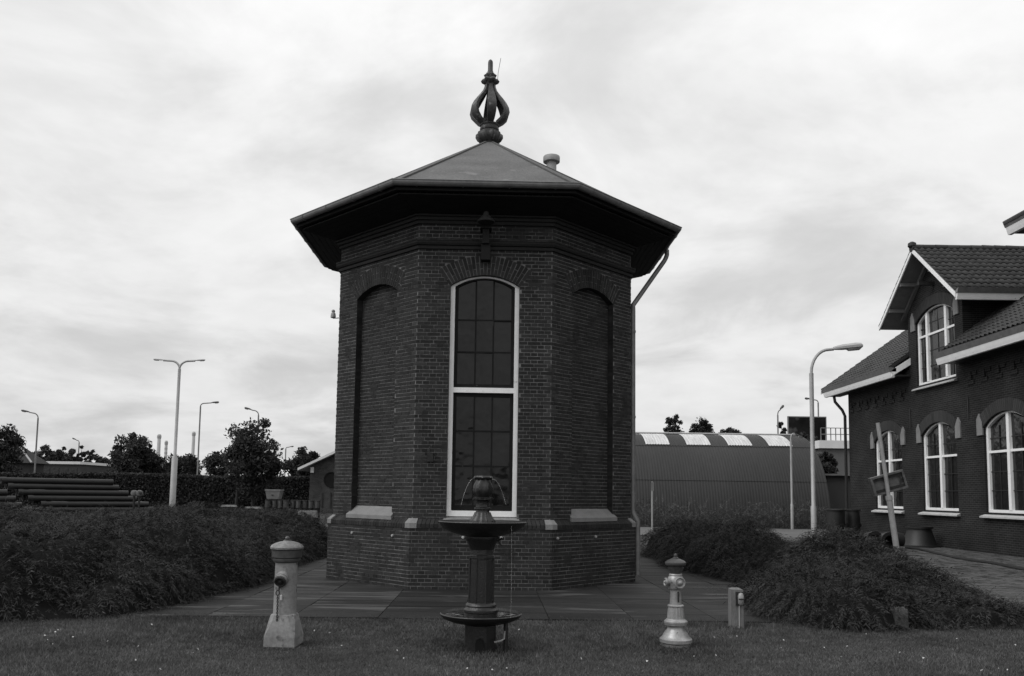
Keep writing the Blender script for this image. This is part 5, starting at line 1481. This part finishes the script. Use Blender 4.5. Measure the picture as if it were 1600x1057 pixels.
# rough edge of weeds along the apron
o = weed_patch('edge_weeds', '', [(rng.uniform(-4.6, 4.0), 10.25 + rng.normal(0, .035), 0) for _ in range(150)] + [(3.45 + rng.normal(0,.12), rng.uniform(10.3, 14.5), 0) for _ in range(60)] + [(-4.35 + rng.normal(0,.1), rng.uniform(10.3, 19), 0) for _ in range(70)], .10, 64, m='grass', w=(.006,.014), nper=9)
tag(o, 'ragged weeds along the edge of the paving slabs', 'weeds', kind='stuff')

# trees
def tree(px, pytop, Y, wpx, label, seed, n=2600, leaf=.16, pybot=None, shape='round', name='tree', m='leaf', group=None, clumps=42, open_=0.0):
    r = np.random.default_rng(seed)
    p = at(px, 771, Y); H = at(px, pytop, Y).z; W = wpx / FOC * Y / 2
    zb = at(px, pybot, Y).z if pybot else .25*H
    zb = max(zb, .12*H)
    t_ = thing(name, (p.x, Y, 0), label, 'tree', group)
    tr = MB()
    rt = max(.05, .022*H)
    tr.tube([(0,0,-.1), (r.normal(0,.03*H*.2),0,H*.3), (r.normal(0,.04*H*.3),0,H*.62), (0,0,H*.9)], [rt, rt*.75, rt*.45, rt*.12], 8)
    C = []
    i = 0
    while len(C) < clumps and i < 5000:
        i += 1
        u = r.uniform(-1, 1, 3)
        if shape == 'round':
            if np.linalg.norm(u) > 1: continue
            if np.linalg.norm(u) < .35 and r.uniform() < .6: continue
        elif shape == 'column':
            if np.hypot(u[0], u[1]) > 1 - .75*max(0, u[2]): continue
        elif shape == 'spire':
            if np.hypot(u[0], u[1]) > (1 - (u[2]+1)/2)*.95 + .08: continue
        C.append([u[0]*W*.86, u[1]*W*.86, zb + (H - zb)*(.5 + .5*u[2])*.95 + .03*H])
    C = np.array(C)
    for c in C[::4]:
        z0 = max(zb*.6, c[2]*.55)
        tr.tube([(0, 0, z0), (c[0]*.5, c[1]*.5, (z0 + c[2])/2 + .05*H), tuple(c)], [rt*.4, rt*.25, rt*.06], 5)
    tr.build('trunk', 'bark', t_, True, True)
    n = int(n * 1.6); k = r.integers(0, len(C), n)
    sz = W * r.uniform(.18, .42, len(C)) * (1 - open_*.4)
    q = r.normal(0, .46, (n,3)); ql = np.linalg.norm(q, axis=1, keepdims=True); q = q / np.maximum(ql, 1e-6) * np.minimum(ql, 1.0)
    P = C[k] + q * sz[k][:,None] * np.array([1, 1, .85])
    P[:,2] = np.clip(P[:,2], .2, H*1.04)
    a = r.normal(0,1,(n,3)); a /= np.linalg.norm(a,axis=1,keepdims=True); c_ = np.cross(a, r.normal(0,1,(n,3))); c_ /= np.linalg.norm(c_,axis=1,keepdims=True)
    s = .74 * leaf * r.uniform(.6, 1.3, n)[:,None]
    Q = np.stack([P - a*s, P - c_*s*.45, P + a*s, P + c_*s*.45], 1) + np.array([p.x, Y, 0])
    quads_mesh('crown', Q, m, t_)
    return t_
tree(396, 657, 64, 96, 'largest dense round tree, left of the gabled shed', 101, n=6500, leaf=.20, pybot=772, clumps=70)
tree(370, 665, 65, 34, 'slim upright tree shoot leaning on the left of the largest round tree', 113, n=1500, leaf=.18, pybot=740, shape='column', clumps=22)
tree(202, 680, 78, 78, 'round-crowned tree behind the pipe stack', 102, n=4200, leaf=.22, pybot=752, clumps=50)
tree(236, 706, 80, 52, 'lower tree joined to the right of the round-crowned tree', 103, n=2200, leaf=.22, pybot=752, clumps=30)
tree(2, 668, 72, 66, 'dark tree cut by the left picture edge', 104, n=3800, leaf=.2, pybot=760, clumps=46)
tree(285, 712, 95, 60, 'low far tree just right of the double-armed lamp', 105, n=2200, leaf=.25, pybot=750, clumps=30)
tree(298, 702, 93, 26, 'narrow tree beside the tall far street lamp', 114, n=1200, leaf=.22, pybot=748, shape='column', clumps=20)
tree(340, 710, 92, 54, 'low tree between tall far lamp and largest round tree', 106, n=2200, leaf=.25, pybot=752, clumps=30)
tree(467, 708, 90, 62, 'far round tree left of the gabled shed roof', 107, n=2600, leaf=.24, pybot=752, clumps=34)
tree(482, 699, 88, 46, 'tall round-headed tree just above the gabled shed eave', 115, n=2200, leaf=.24, pybot=752, clumps=30)
for i, (px, pt_, w, sh_) in enumerate(((60, 695, 34, 'round'), (78, 703, 26, 'round'), (94, 701, 28, 'round'), (108, 703, 26, 'round'), (124, 697, 14, 'column'), (138, 699, 16, 'column'), (155, 712, 28, 'round'))):
    nm = ['first', 'second', 'third', 'fourth', 'fifth', 'sixth', 'seventh'][i]
    tree(px, pt_, 135, w, f'small far tree, {nm} from the left in the row behind the white flat roof', 120 + i, n=1100, leaf=.34, pybot=735, shape=sh_, clumps=20, m='leaf_far', group='row of far trees behind the white flat roof')
tree(1052, 650, 95, 30, 'ragged far tree top above the hut, left one', 141, n=1600, leaf=.2, pybot=705, clumps=44)
tree(1097, 657, 95, 40, 'far tree top above the hut, middle one', 142, n=2400, leaf=.2, pybot=705, clumps=44)
tree(1142, 669, 98, 34, 'lowest far tree top above the hut, right one', 143, n=1800, leaf=.2, pybot=705, clumps=36)
tree(1224, 660, 84, 18, 'tiny tree top between far lamp and billboard', 144, n=500, leaf=.22, pybot=690, clumps=12)
tree(1262, 672, 69, 42, 'dark tree in front of the billboard', 145, n=1500, leaf=.2, pybot=740, clumps=24)
tree(1292, 706, 60, 34, 'bushy dark tree between the hut end and the grey block', 146, n=2000, leaf=.17, pybot=752, clumps=28)
# clipped hedge wall far left
hx0, hx1 = at(-40, 745, 70).x, at(500, 745, 70).x
hg = thing('clipped_hedge', ((hx0 + hx1)/2, 71, 0), 'long clipped dark hedge running behind pipes and barrels on the left', 'hedge')
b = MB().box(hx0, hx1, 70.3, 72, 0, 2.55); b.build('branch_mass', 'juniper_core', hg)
r = np.random.default_rng(151); n = 26000
x = r.uniform(hx0, hx1, n); top_ = r.uniform(0, 1, n) < .3
z = np.where(top_, 2.6 + r.uniform(-.05, .18, n), r.uniform(0, 2.65, n)); y = np.where(top_, r.uniform(70, 72, n), 70.2 + r.uniform(-.14, .08, n))
hn = fourier(152, 10, .2, 1.0)(x, x*.1); z = z * (1 + .025*hn)
P = np.stack([x, y, z], 1); a = r.normal(0,1,(n,3)); a /= np.linalg.norm(a,axis=1,keepdims=True); c_ = np.cross(a, r.normal(0,1,(n,3))); c_ /= np.linalg.norm(c_,axis=1,keepdims=True)
s = .11*r.uniform(.6,1.3,n)[:,None]
quads_mesh('foliage', np.stack([P-a*s, P-c_*s*.5, P+a*s, P+c_*s*.5], 1), 'leaf', hg)
# rough scrub in the yard left, between hedge and pipes
r2 = random.Random(77)
o = weed_patch('yard_scrub', '', [(r2.uniform(-26, -6), r2.uniform(30, 42), 0) for _ in range(260)], .8, 66, m='juniper', w=(.05,.11), nper=22)
tag(o, 'low dark scrub in the yard around the pipes beyond the left hedge', 'scrub', kind='stuff')
